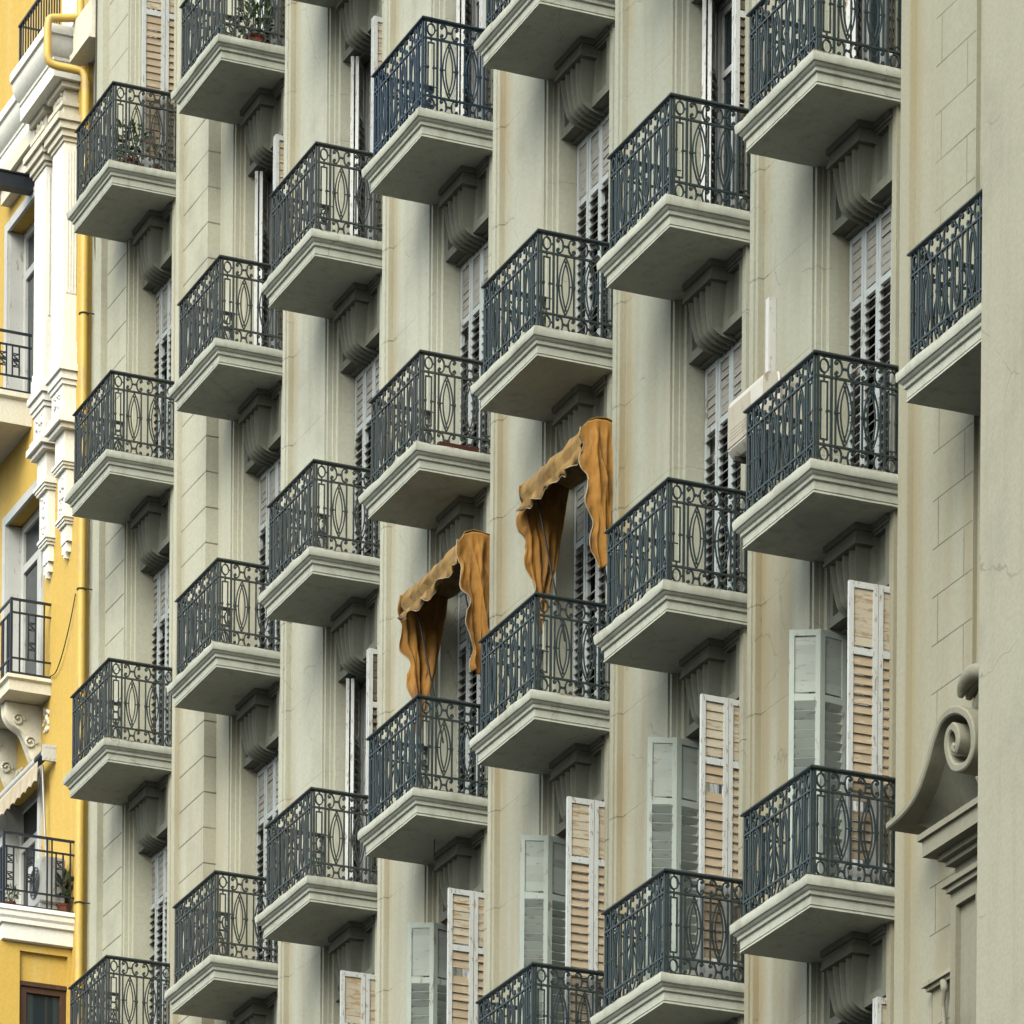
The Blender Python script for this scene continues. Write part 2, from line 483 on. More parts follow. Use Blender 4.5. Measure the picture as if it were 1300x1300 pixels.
def ulip(o, x0, x1, y0, yb, step=0.12):
    """points along the three free sides of a balcony, offset outwards by o: east side back to front, front, west side"""
    pts = []
    def seg(a, b):
        n = max(2, int((Vector(b) - Vector(a)).length / step))
        for i in range(n):
            t = i / n
            pts.append((a[0] + (b[0] - a[0]) * t, a[1] + (b[1] - a[1]) * t))
    A, B, Cc, D = (x1 + o, yb), (x1 + o, y0 - o), (x0 - o, y0 - o), (x0 - o, yb)
    nside, nfront = 8, 12
    for (a, b, n) in ((A, B, nside), (B, Cc, nfront), (Cc, D, nside)):
        for i in range(n):
            t = i / n
            pts.append((a[0] + (b[0] - a[0]) * t, a[1] + (b[1] - a[1]) * t))
    pts.append(D)
    return pts

def loft_u(bm, prof, x0, x1, y0, yb, jit=0.0, seed=0):
    rows = []
    for k, (o, z, j) in enumerate(prof):
        row = []
        for i, (x, y) in enumerate(ulip(o, x0, x1, y0, yb)):
            if jit and j:
                q = noise.noise(Vector((x * 6 + seed * 13.7, y * 6, z * 9))) * jit * j
                q2 = noise.noise(Vector((x * 5 + seed * 7.1 + 50, y * 5, z * 9))) * jit * j * 0.8
                x += q * (1 if abs(y - (y0 - o)) < 1e-4 else 1)
                y += q
                row.append((x, y, z + q2))
            else:
                row.append((x, y, z))
        rows.append(row)
    V = grid_surf(bm, rows)
    bm.faces.new(V[0])
    bm.faces.new(V[-1][::-1])
    for a in range(len(V) - 1):
        pass
    bm.faces.new([V[k][0] for k in range(len(V))])
    bm.faces.new([V[k][-1] for k in range(len(V))][::-1])
    # back
    bm.faces.new((V[0][0], V[0][-1], V[-1][-1], V[-1][0]))

# ------------------------------------------------------------------ setting: ground
def structure(o):
    o["kind"] = "structure"
    return o
bm = bmesh.new()
box(bm, -1500, 1500, -1500, 1500, -21.6, -21.15)
structure(obj("road", bm, M["asphalt"]))
bm = bmesh.new()
box(bm, -60, 40, -3.4, 0.9, -21.146, -21.0)
structure(obj("pavement", bm, M["paving"]))

# ------------------------------------------------------------------ the grey building
GREY = thing("grey_apartment_building", "weathered grey stone apartment building with rows of iron balconies and shuttered windows", "building", (0, 0, -21.0))
ZG = 21.0      # children are placed in world coordinates minus the root's height
def W(x, y, z):
    return (x, y, z + ZG)

BX = [-18.4286, -15.0222, -12.0305, -9.0217, -6.0193, -2.991, 0.0, 3.37]
BY = [-0.12, 0, 0, 0, 0, 0, 0, -0.13]
LZ = [13.72, 10.2897, 6.8885, 3.5, 0.0, -3.5602, -7.13, -10.7]
ZTOP, ZBOT = 15.5, -21.0
BACK = 2.4

# piers, one object each, object origin on the raised band so the run-off stain follows it
def add_pier(poly, ox, mat, name="pier"):
    b_ = bmesh.new()
    prism(b_, [(x - ox, y) for x, y in poly], ZBOT, ZTOP)
    return obj(name, b_, mat, GREY, (ox, 0, ZG))

def west_steps(b, dy, sh=0.0):
    """stepped window surround on the west side of a bay, going east and inwards"""
    return [(b - 1.41 + sh, 0.67 + dy), (b - 1.41 + sh, 0.705 + dy), (b - 1.393 + sh, 0.705 + dy), (b - 1.393 + sh, 0.685 + dy),
            (b - 1.352 + sh, 0.685 + dy), (b - 1.352 + sh, 0.735 + dy), (b - 1.345 + sh, 0.742 + dy), (b - 1.345 + sh, 0.778 + dy),
            (b - 1.283 + sh, 0.778 + dy), (b - 1.283 + sh, BACK)]

for i in range(1, 6):        # plain piers east of bays B..F
    b, n = BX[i], BX[i + 1]
    poly = [(b - 0.125, BACK), (b - 0.125, 0.80), (b - 0.04, 0.80), (b - 0.04, 0.84), (b + 0.45, 0.84), (b + 0.45, 0.605), (b + 0.462, 0.593), (b + 0.545, 0.593),
            (b + 0.545, 0.612), (b + 0.600, 0.612), (b + 0.604, 0.67)] + west_steps(n, 0)
    add_pier(poly, b + 0.50, M[{1: "wall_pale", 2: "wall_pale", 3: "wall_mid"}.get(i, "wall")])  # plaster gets paler westward: the brightness falloff is put into the colour
# thick ashlar pier between A and B
b, n = BX[0], BX[1]
add_pier([(b - 0.125, BACK), (b - 0.125, 0.68), (b - 0.04, 0.68), (b - 0.04, 0.72), (b + 0.61, 0.72), (b + 0.61, 0.467), (b + 0.73, 0.467), (b + 0.734, 0.519),
          (-16.852, 0.519), (-16.852, 0.672), (n - 1.41, 0.672)] + west_steps(n, 0)[1:], b + 0.65, M["ashlar"])
# thick block-jointed pier between G and H
b, n = BX[6], BX[7]
add_pier([(b - 0.125, BACK), (b - 0.125, 0.80), (b - 0.04, 0.80), (b - 0.04, 0.84), (b + 0.676, 0.84), (b + 0.676, 0.467), (b + 0.85, 0.467),
          (b + 0.86, 0.519), (n - 1.43, 0.519), (n - 1.43, 0.56)] + west_steps(n, -0.13)[2:], b + 0.70, M["ashlar_blocks"])
# end pier west of A
b = BX[0]
add_pier([(-21.28, BACK), (-21.28, 0.60), (-20.70, 0.60), (-20.70, 0.44), (-20.45, 0.44), (-20.45, 0.519)] + [(x, y) for x, y in west_steps(b, -0.15, 0.10)], -20.6, M["ashlar_end"])
# large projecting pier on the east and the building beyond it
add_pier([(3.37 - 0.125, BACK), (3.37 - 0.125, 0.70), (3.62, 0.70), (3.62, -0.315), (5.9, -0.315), (5.9, 0.5), (12.0, 0.5), (12.0, BACK)], 3.62, M["pier"])
# building core behind the rooms
bm = bmesh.new()
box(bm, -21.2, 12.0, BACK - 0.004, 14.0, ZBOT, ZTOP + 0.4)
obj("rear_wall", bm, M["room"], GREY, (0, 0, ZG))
bm = bmesh.new()
box(bm, -21.25, 11.9, 0.9, 13.5, ZTOP - 0.0, ZTOP + 0.6)
obj("roof", bm, M["slab"], GREY, (0, 0, ZG + 0.41))

# ------------------------------------------------------------------ railing ironwork
def arc(cx, cz, rx, rz, a0, a1, n):
    return [(cx + rx * math.cos(R(a0 + (a1 - a0) * i / n)), cz + rz * math.sin(R(a0 + (a1 - a0) * i / n))) for i in range(n + 1)]

def scroll(bm, P, c, zc, s):
    """one C with curled ends, opening to side s; P maps (s, z) to 3-D"""
    path = [(0.074, 0.036), (0.083, 0.030), (0.093, 0.038), (0.096, 0.052), (0.086, 0.066), (0.068, 0.071), (0.050, 0.064), (0.038, 0.048), (0.031, 0.026), (0.029, 0.0)]
    full = path + [(x, -z) for x, z in path[-2::-1]]
    sweep(bm, [P(c + s * x, zc + z) for x, z in full], 0.0145, 0.016)
    for sg in (-1, 1):
        sweep(bm, [P(c + s * (0.0765 + x), zc + sg * 0.0415 + z) for x, z in arc(0, 0, 0.006, 0.006, 0, 360, 8)[:-1]], 0.013, 0.018, closed=True)

def rail_panel(length, units, end=0.143, zt=-0.028, zb=-0.955):
    """ironwork of one side, in the x-z plane, running from x=0 to x=-length"""
    bm = bmesh.new()
    P = lambda s, z: Vector((-s, 0, z))
    def bar(s, z0, z1, w=0.016):
        box(bm, -s - w / 2, -s + w / 2, -w / 2, w / 2, z0, z1)
    def hbar(s0, s1, z, h=0.018, d=0.022):
        box(bm, -s1, -s0, -d / 2, d / 2, z - h / 2, z + h / 2)
    z1, z2 = -0.208, -0.795
    hbar(0, length, z1)
    hbar(0, length, z2)
    hbar(0, length, zb + 0.009, 0.018, 0.026)
    hbar(0, length, zt - 0.004, 0.012, 0.03)
    zm = (z1 + z2) / 2
    for e0 in (0.0, length - end):
        for s in ((e0 + 0.013), (e0 + end)) if e0 == 0 else ((e0), (e0 + end - 0.013)):
            bar(s, zb - 0.02, zt, 0.020)
        c = e0 + end / 2
        for zc in ((zt + z1) / 2, (z2 + zb) / 2):      # ovals
            sweep(bm, [P(c + x, zc + z) for x, z in arc(0, 0, 0.040, 0.058, 0, 360, 18)[:-1]], 0.013, 0.018, closed=True)
            for sg in (-1, 1):
                box(bm, -c - 0.007, -c + 0.007, -0.007, 0.007, zc + sg * 0.064, zc + sg * 0.085) if sg > 0 else box(bm, -c - 0.007, -c + 0.007, -0.007, 0.007, zc - 0.085, zc - 0.064)
                box(bm, -c + sg * 0.055 - 0.012, -c + sg * 0.055 + 0.012, -0.006, 0.006, zc - 0.007, zc + 0.007)
        hw = 0.032                                     # hollow rectangle
        for s in (c - hw, c + hw):
            bar(s, z2 + 0.045, z1 - 0.045, 0.013)
        for z in (z1 - 0.045, z2 + 0.045):
            hbar(c - hw - 0.006, c + hw + 0.006, z, 0.013, 0.013)
        bar(c, z1 - 0.045, z1, 0.014)
        bar(c, z2, z2 + 0.045, 0.014)
        for sg in (-1, 1):
            hbar(c + sg * 0.052 - 0.02, c + sg * 0.052 + 0.02, zm, 0.012, 0.012)
            box(bm, -c - sg * hw - 0.011, -c - sg * hw + 0.011, -0.011, 0.011, zm - 0.011, zm + 0.011)
    inner = length - 2 * end
    pitch = inner / units
    for k in range(units):
        c = end + pitch * (k + 0.5)
        for zc in ((zt + z1) / 2, (z2 + zb) / 2):
            for s in (-1, 1):
                scroll(bm, P, c, zc, s)
            hbar(c - 0.03, c + 0.03, zc, 0.013, 0.016)
            for s in (-1, 1):
                box(bm, -c - s * 0.012 - 0.004, -c - s * 0.012 + 0.004, -0.011, 0.011, zc - 0.012, zc + 0.012)
        hw = 0.088
        for s in (-1, 1):
            bar(c + s * hw, z2, z1, 0.015)
            box(bm, -c - s * hw - 0.012, -c - s * hw + 0.012, -0.012, 0.012, zm - 0.013, zm + 0.013)
            hh = (z1 - z2) / 2 - 0.012
            # outer vesica
            rad = (hh * hh + 0.070 ** 2) / (2 * 0.070)
            pts = []
            for q in range(17):
                z = -hh + 2 * hh * q / 16
                pts.append(P(c + s * (math.sqrt(rad * rad - z * z) - rad + 0.070), zm + z))
            sweep(bm, pts, 0.012, 0.015)
            # inner vesica, its ends crossing and meeting the outer one
            h2 = hh - 0.028
            a = 0.039
            rad = ((h2 * 0.86) ** 2 + a * a) / (2 * a)
            pts = []
            for q in range(17):
                z = -h2 + 2 * h2 * q / 16
                pts.append(P(c + s * (math.sqrt(rad * rad - z * z) - rad + a), zm + z))
            sweep(bm, pts, 0.011, 0.013)
            hbar(min(c + s * 0.036, c + s * 0.088), max(c + s * 0.036, c + s * 0.088), zm, 0.011, 0.012)
    return bm

def to_mesh(name, bm, mats):
    me = bpy.data.meshes.new(name)
    bmesh.ops.recalc_face_normals(bm, faces=bm.faces[:])
    bm.to_mesh(me)
    bm.free()
    for x in mats:
        me.materials.append(x)
    return me

RW, RD = 1.345, 0.80      # railing lengths: front, side (bar centre lines inside the handrail)
FRONT = {k: to_mesh("front_railing", rail_panel(RW, 4), [M[k]]) for k in ("iron", "navy", "iron_grey")}
SIDE = {k: to_mesh("side_railing", rail_panel(RD, 2), [M[k]]) for k in ("iron", "navy", "iron_grey")}
def handrail_mesh(mat):
    bm = bmesh.new()
    prof = [(-0.046, -0.028, 0), (0.0, -0.028, 0), (0.004, -0.016, 0), (-0.006, -0.002, 0), (-0.023, 0.003, 0), (-0.042, -0.002, 0), (-0.052, -0.016, 0)]
    rows = [[(x, y, z) for x, y in ulip(o, -1.40, 0.0, 0.0, 0.84)] for o, z, _ in prof]
    rows.append(rows[0])
    V = [[bm.verts.new(p) for p in r_] for r_ in rows[:-1]]
    n = len(V)
    for i in range(n):
        a, b_ = V[i], V[(i + 1) % n]
        for j in range(len(a) - 1):
            bm.faces.new((a[j], a[j + 1], b_[j + 1], b_[j]))
    bm.faces.new([V[i][0] for i in range(n)])
    bm.faces.new([V[i][-1] for i in range(n)][::-1])
    return to_mesh("handrail", bm, [mat])
HAND = {k: handrail_mesh(M[k]) for k in ("iron", "navy", "iron_grey")}

SLAB_PROF = [(0.02, -0.972, 0), (0.070, -0.975, 1.0), (0.084, -0.983, 1.7), (0.087, -1.000, 1.3), (0.084, -1.050, 0.9), (0.078, -1.064, 0.5), (0.064, -1.068, 0.2), (0.058, -1.078, 0.1), (0.046, -1.090, 0), (0.034, -1.095, 0),
             (0.034, -1.126, 0.1), (0.028, -1.131, 0.1), (0.013, -1.134, 0.1), (0.012, -1.207, 0.1), (0.003, -1.210, 0), (0.003, -1.217, 0), (0.016, -1.220, 0.3), (0.016, -1.236, 0.3)]
def make_balcony(i, l, kind="iron", label=None):
    b, y, z = BX[i], BY[i], LZ[l]
    bm = bmesh.new()
    loft_u(bm, SLAB_PROF, -1.369, 0.0, 0.012, 0.90, jit=0.010, seed=i * 10 + l)
    s = obj("balcony", bm, M["slab"], GREY, W(b, y, z), smooth=28)
    if label:
        s["label"] = label
    link("front_railing", FRONT[kind], None, s, (-0.026, 0.026, 0))
    link("side_railing", SIDE[kind], None, s, (-0.026, 0.038, 0), -math.pi / 2)
    link("side_railing", SIDE[kind], None, s, (-1.374, 0.038, 0), -math.pi / 2)
    link("handrail", HAND[kind], None, s)
    return s

# ------------------------------------------------------------------ lintel with console
def lintel_mesh():
    """panelled lintel box under a balcony slab; z = 0 at the slab's soffit"""
    bm = bmesh.new()
    x0, x1, zb = -1.283, -0.125, -0.612
    yf = 0.80
    box(bm, x0, x1, yf + 0.05, 1.6, zb + 0.002, 0.0)                 # body behind the panels
    box(bm, x0, x1, yf, yf + 0.052, zb, zb + 0.085)           # bottom frame
    box(bm, x0, x1, yf, yf + 0.052, -0.10, 0.0)
    for a, b_ in ((x0, x0 + 0.075), (x1 - 0.075, x1), (-0.99, -0.42)):
        box(bm, a, b_, yf, yf + 0.052, zb + 0.085, -0.10)
    # bed moulding under the slab
    box(bm, x0, x1, yf - 0.030, yf + 0.04, -0.045, -0.001)
    box(bm, x0, x1, yf - 0.015, yf + 0.04, -0.075, -0.045)
    # soffit rebate
    box(bm, x0, x1, yf + 0.12, 1.02, zb - 0.03, zb + 0.004)
    return bm
def console_mesh():
    bm = bmesh.new()
    c = -0.73
    # cap: stepped block
    for h0, h1, o in ((-0.055, 0.0, 0.0), (-0.105, -0.055, 0.028), (-0.155, -0.105, 0.012), (-0.178, -0.155, 0.004)):
        box(bm, c - 0.315 + o, c + 0.315 - o, 0.615 + o, 0.86, h0 - 0.0005, h1)
    # body: tapered and fluted, profile curling back under the lintel
    prof = []
    for k in range(15):
        t = k / 14
        prof.append((0.655 + 0.035 * t * t, -0.17 - 0.37 * t))
    cy, cz, r = 0.99, -0.54, 0.30
    for k in range(1, 11):
        a = R(90 * k / 10)
        prof.append((0.99 - 0.30 * math.cos(a), -0.54 - 0.125 * math.sin(a)))
    nx = 40
    rows = []
    for k, (y, z) in enumerate(prof):
        t = k / (len(prof) - 1)
        hw = 0.262 - 0.075 * min(1, t / 0.62)
        if k == 0:
            tn = Vector((0, prof[1][0] - y, prof[1][1] - z))
        else:
            tn = Vector((0, y - prof[k - 1][0], z - prof[k - 1][1]))
        tn.normalize()
        nrm = Vector((0, tn.z, -tn.y))
        if nrm.y > 0 and abs(nrm.y) > abs(nrm.z):
            nrm.negate()
        if k >= 15 and nrm.z > 0:
            nrm.negate()
        row = []
        for j in range(nx + 1):
            s = -1 + 2 * j / nx
            ph = (s * 3.5) % 1.0
            ph = abs(((s + 1) / 2 * 4) % 1.0 - 0.5) * 2       # 0 at flute centre, 1 at ridge
            d = 0.042 * (1 - max(0, min(1, (ph - 0.45) / 0.25)))
            if abs(s) > 0.985:
                d = 0
            row.append((c + hw * s, y - nrm.y * d, z - nrm.z * d))
        rows.append(row)
    V = grid_surf(bm, rows)
    # sides
    for j in (0, nx):
        for k in range(len(V) - 1):
            p, q = V[k][j].co, V[k + 1][j].co
            if p.y > 0.93:
                break
            a = bm.verts.new((p.x, 0.95, p.z if p.z > -0.6 else -0.6))
            b_ = bm.verts.new((q.x, 0.95, q.z if q.z > -0.6 else -0.6))
            bm.faces.new((V[k][j], V[k + 1][j], b_, a))
    bmesh.ops.remove_doubles(bm, verts=bm.verts[:], dist=0.0004)
    return bm
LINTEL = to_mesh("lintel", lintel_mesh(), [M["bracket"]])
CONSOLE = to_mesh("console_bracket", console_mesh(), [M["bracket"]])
CONSOLE.polygons.foreach_set("use_smooth", [True] * len(CONSOLE.polygons))
CONSOLE.set_sharp_from_angle(angle=R(38))
def make_lintel(i, l):
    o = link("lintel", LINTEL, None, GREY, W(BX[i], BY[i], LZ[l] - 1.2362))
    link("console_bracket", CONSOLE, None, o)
    return o

# ------------------------------------------------------------------ shutters
LW = 0.283
def leaf_mesh(name, top, frame, slat_top, slat_low, ang_low=33, ang_top=86, seed=0):
    """one shutter leaf hung on x=0, running to x=LW, outside towards -y; z from -0.93 to top (rail-top coordinates)"""
    rnd = random.Random(seed)
    bm = bmesh.new()
    drift = rnd.uniform(-5, 5)
    w, t, st = LW - 0.004, 0.036, 0.046
    zb, zt = -0.93, top
    zm = top - 0.60
    for a, b_ in ((0.002, st), (w - st, w)):
        box(bm, a, b_, -t, 0, zb, zt)
    for a, b_ in ((zt - 0.055, zt - 0.001), (zm - 0.03, zm + 0.03), (zb + 0.001, zb + 0.14)):
        box(bm, st, w - st, -t + 0.002, -0.002, a, b_)
    # beads round the openings
    def slat(z, ang, mi, wd=0.090):
        a = R(ang + rnd.uniform(-5, 5) * (2.5 if rnd.random() < 0.06 else 1))
        cy, th = -t / 2, 0.0085
        dy, dz = math.cos(a) * wd / 2, math.sin(a) * wd / 2
        dy = min(dy, 0.031)
        ny, nz = math.sin(a) * th / 2, -math.cos(a) * th / 2
        q = [(cy - dy - ny, z - dz - nz), (cy - dy + ny, z - dz + nz), (cy + dy + ny, z + dz + nz), (cy + dy - ny, z + dz - nz)]
        A = [bm.verts.new((st - 0.003, y, zz)) for y, zz in q]
        B = [bm.verts.new((w - st + 0.003, y, zz)) for y, zz in q]
        for k in range(4):
            l_ = (k + 1) % 4
            bm.faces.new((A[k], A[l_], B[l_], B[k])).material_index = mi
        bm.faces.new(A[::-1]).material_index = mi
        bm.faces.new(B).material_index = mi
    z = zt - 0.055 - 0.040
    while z > zm + 0.045:
        slat(z, ang_top, 1, 0.0905)
        z -= 0.082
    z = zm - 0.03 - 0.045
    while z > zb + 0.17:
        if rnd.random() > 0.02:
            slat(z, ang_low + drift, 2, 0.088)
        z -= 0.084
    return to_mesh(name, bm, [frame, slat_top, slat_low])
LEAF = {}
LCOUNT = [0]
def leaf(kind, top):
    LCOUNT[0] += 1
    key = (kind, round(top, 3), (LCOUNT[0] * 7 // 3) % 4)
    if key not in LEAF:
        fr, sa, sb, al = {"blue": ("shutter_blue", "slat_grey", "slat_grey", 42), "white": ("shutter_white", "slat_cream", "slat_tan", 76), "brown": ("shutter_white", "slat_brown", "slat_brown", 72),
                          "whitegrey": ("shutter_white", "slat_cream", "slat_grey", 46), "sage": ("shutter_green", "slat_sage", "slat_sage", 60)}[kind]
        LEAF[key] = leaf_mesh("shutter", top, M[fr], M[sa], M[sb], ang_low=al, seed=len(LEAF))
    return LEAF[key]

def frame_mesh(top):
    """French window: frame, two casements with rails, kicking panel"""
    bm = bmesh.new()
    x0, x1 = -1.275, -0.130
    zb = -0.955
    for a, b_ in ((x0, x0 + 0.06), (x1 - 0.06, x1)):
        box(bm, a, b_, 1.05, 1.12, zb, top)
    box(bm, x0 + 0.06, x1 - 0.06, 1.05, 1.12, top - 0.06, top)
    c = (x0 + x1) / 2
    for a, b_ in ((x0 + 0.065, c - 0.004), (c + 0.004, x1 - 0.065)):
        for q0, q1 in ((a, a + 0.06), (b_ - 0.06, b_)):
            box(bm, q0, q1, 1.065, 1.11, zb + 0.01, top - 0.065)
        for z0, z1 in ((top - 0.13, top - 0.066), (top - 0.72, top - 0.66), (zb + 0.011, zb + 0.40)):
            box(bm, a + 0.06, b_ - 0.06, 1.067, 1.108, z0, z1)
    return bm
FRAMES = {}
def make_window(i, l, state, label=None):
    """state: closed / open / ajar / straight; l = level of the balcony it opens on"""
    b, y, z = BX[i], BY[i], LZ[l]
    top = LZ[l - 1] - 1.2362 - 0.612 - z
    key = round(top, 3)
    if key not in FRAMES:
        bm = bmesh.new()
        box(bm, -1.21, -0.19, 1.085, 1.093, -0.95, top - 0.06)
        FRAMES[key] = (to_mesh("window", frame_mesh(top), [M["shutter_white"]]), to_mesh("pane", bm, [M["glass"]]))
    o = link("window", FRAMES[key][0], None, GREY, W(b, y, z))
    if label:
        o["label"] = label
    link("pane", FRAMES[key][1], None, o)
    rnd = random.Random(i * 31 + l * 7)
    t = top - 0.035
    hx0, hx1, hy = -1.270, -0.135, 1.005
    def put(kind, hx, hyy, ang, flip=False):
        # ang: direction of the leaf from its hinge, degrees from +x, counter-clockwise
        me = leaf(kind, t)
        q = link("shutter", me, None, o, (hx, hyy, 0), R(ang))
        return (hx + LW * math.cos(R(ang)), hyy + LW * math.sin(R(ang)))
    if state == "closed":
        p = (hx0, hy)
        for k in range(4):
            j = rnd.uniform(-2.0, 2.0) if k in (0, 2) else 0
            p0 = (hx0 + LW * k, hy - abs(j) * 0.002)
            put("blue", p0[0], p0[1], 0 - (j if k else 0))
    elif state in ("open", "straight"):
        if state == "open":
            p = put("sage", hx0, 0.97, -78 + rnd.uniform(-4, 3))
            put("sage", p[0], p[1], -113 + rnd.uniform(-7, 6))
        else:
            p = put("whitegrey", hx0, 0.98, -28)
            put("whitegrey", p[0], p[1] + 0.02, -28 + 176)
        # right pair in a line straight out; drawn from the free end back so the outside faces east
        k = "white"
        a = 90 + rnd.uniform(-2, 2)
        fx, fy = hx1 - 0.002, 0.405
        p = put(k, fx, fy, a)
        put(k, p[0], p[1], a + 1)
    elif state == "ajar":
        p = put("whitegrey", hx0, 0.98, -31)
        put("whitegrey", p[0], p[1] + 0.02, -31 + 175)
        put("brown" if (i, l) == (5, 3) or (i, l) == (2, 4) else "white", hx1 - 0.002, 0.70, 90)
        put("white", hx1 - 0.05, 0.70, 90)
    return o

STATE = {}
for i in range(7):
    for l in range(1, 7):
        STATE[(i, l)] = "closed"
for k in ((3, 5), (4, 5), (5, 5), (6, 5), (3, 6), (4, 6)):
    STATE[k] = "open"
STATE[(0, 1)] = "straight"
STATE[(2, 5)] = "straight"
for k in ((1, 2), (2, 2), (2, 4), (5, 3), (1, 1), (3, 2), (4, 2), (6, 3), (6, 6)):
    STATE[k] = "ajar"

# which levels each bay shows (rail level numbers)
SHOW = {0: (1, 4), 1: (1, 4), 2: (2, 5), 3: (2, 5), 4: (2, 5), 5: (3, 5), 6: (3, 6), 7: (4, 4)}
BAL = {}
BLABEL = {(0, 1): "balcony with potted plants behind its railing", (1, 1): "balcony with a leafy plant at its railing", (3, 2): "balcony with navy blue painted railing"}
WLABEL = {"open": "window with its folding shutters swung wide open", "ajar": "window with shutters folded back halfway", "straight": "window with one pair of shutters standing straight out"}
for i, (l0, l1) in SHOW.items():
    for l in range(l0, l1 + 1):
        BAL[(i, l)] = make_balcony(i, l, "navy" if (i, l) == (3, 2) else ("iron_grey" if i < 4 and not (i == 3 and l > 3) else "iron"), BLABEL.get((i, l)))
        make_lintel(i, l)
        if i < 7:
            make_window(i, l, STATE[(i, l)], WLABEL.get(STATE[(i, l)]))
            if l == l1 and l < 6:
                make_window(i, l + 1, STATE[(i, l + 1)], WLABEL.get(STATE[(i, l + 1)]))
    # slab of the balcony just above the frame
    if i in (1, 2, 4, 5, 3) :
        l = l0 - 1
        if (i, l) in ((2, 1), (4, 2), (3, 1), (5, 2), (1, 0)):
            make_balcony(i, l)
            make_lintel(i, l)
    if i == 0:
        make_lintel(i, 0)
# spandrels inside, behind windows (floor slabs), so no light leaks between storeys
for l in range(0, 8):
    bm = bmesh.new()
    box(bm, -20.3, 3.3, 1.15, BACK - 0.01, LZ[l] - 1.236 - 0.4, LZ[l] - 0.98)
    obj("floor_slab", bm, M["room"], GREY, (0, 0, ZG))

# ------------------------------------------------------------------ carved scroll pediment on the east bay
def ribbon(bm, pts, th, y0, y1, taper=None):
    """S-shaped band in the x-z plane, thickness th, running from y0 to y1"""
    n = len(pts)
    ins, outs = [], []
    for i in range(n):
        t = (Vector((pts[min(i + 1, n - 1)][0] - pts[max(i - 1, 0)][0], 0, pts[min(i + 1, n - 1)][1] - pts[max(i - 1, 0)][1]))).normalized()
        nn = Vector((t.z, 0, -t.x))
        w = th if taper is None else th * (taper[0] + (taper[1] - taper[0]) * i / (n - 1))
        p = Vector((pts[i][0], 0, pts[i][1]))
        outs.append(p)
        ins.append(p + nn * w)
    rows = []
    for base, y in ((outs, y0 + 0.012), (outs, y1), (ins, y1), (ins, y0 + 0.012)):
        rows.append([bm.verts.new((p.x, y, p.z)) for p in base])
    # softened front arris
    fo = [bm.verts.new((p.x + (q.x - p.x) * 0.18, y0, p.z + (q.z - p.z) * 0.18)) for p, q in zip(outs, ins)]
    fi = [bm.verts.new((p.x + (q.x - p.x) * 0.82, y0, p.z + (q.z - p.z) * 0.82)) for p, q in zip(outs, ins)]
    loop = [rows[0], rows[1], rows[2], rows[3], fi, fo]
    for k in range(6):
        a, b_ = loop[k], loop[(k + 1) % 6]
        for i in range(n - 1):
            bm.faces.new((a[i], a[i + 1], b_[i + 1], b_[i]))
    bm.faces.new([r_[0] for r_ in loop])
    bm.faces.new([r_[-1] for r_ in loop][::-1])

def smooth_path(pts, n=6):
    out = []
    P_ = [pts[0]] + list(pts) + [pts[-1]]
    for i in range(1, len(P_) - 2):
        for k in range(n):
            t = k / n
            q = []
            for d in range(len(pts[0])):
                a, b_, c, e = P_[i - 1][d], P_[i][d], P_[i + 1][d], P_[i + 2][d]
                q.append(0.5 * (2 * b_ + (c - a) * t + (2 * a - 5 * b_ + 4 * c - e) * t * t + (3 * b_ - a - 3 * c + e) * t ** 3))
            out.append(tuple(q))
    out.append(tuple(pts[-1]))
    return out

S_CURVE = [(1.333, -4.466), (1.617, -4.435), (1.842, -4.354), (2.007, -4.192), (2.129, -4.017), (2.265, -3.899), (2.429, -3.869), (2.607, -3.907), (2.784, -4.023), (2.872, -4.181), (2.872, -4.341), (2.781, -4.44),
           (2.642, -4.455), (2.492, -4.403), (2.394, -4.283), (2.351, -4.143), (2.394, -4.034), (2.495, -4.004), (2.590, -4.073), (2.622, -4.185), (2.560, -4.275), (2.470, -4.236)]
bm = bmesh.new()
ribbon(bm, smooth_path(S_CURVE, 7), 0.066, 0.04, 0.50, (1.0, 1.1))
ped = obj("scroll_pediment", bm, M["ornament"], GREY, (0, 0, ZG), smooth=40)
ped["label"] = "carved stone scroll with a spiral volute"
bm = bmesh.new()       # hollow flank beneath the scroll, its shade put into a darker stone colour
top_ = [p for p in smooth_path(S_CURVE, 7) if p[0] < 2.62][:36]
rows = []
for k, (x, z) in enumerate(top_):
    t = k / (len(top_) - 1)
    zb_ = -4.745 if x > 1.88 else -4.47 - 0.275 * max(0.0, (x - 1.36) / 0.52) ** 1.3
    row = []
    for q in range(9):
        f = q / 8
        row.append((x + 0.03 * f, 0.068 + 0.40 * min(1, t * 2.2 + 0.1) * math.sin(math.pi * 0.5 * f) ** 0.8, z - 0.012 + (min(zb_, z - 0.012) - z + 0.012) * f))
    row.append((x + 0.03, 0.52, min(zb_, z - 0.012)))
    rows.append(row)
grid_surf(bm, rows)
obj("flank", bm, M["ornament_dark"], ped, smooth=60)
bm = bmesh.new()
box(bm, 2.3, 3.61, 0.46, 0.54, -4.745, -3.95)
obj("tympanum", bm, M["ornament_dark"], ped)
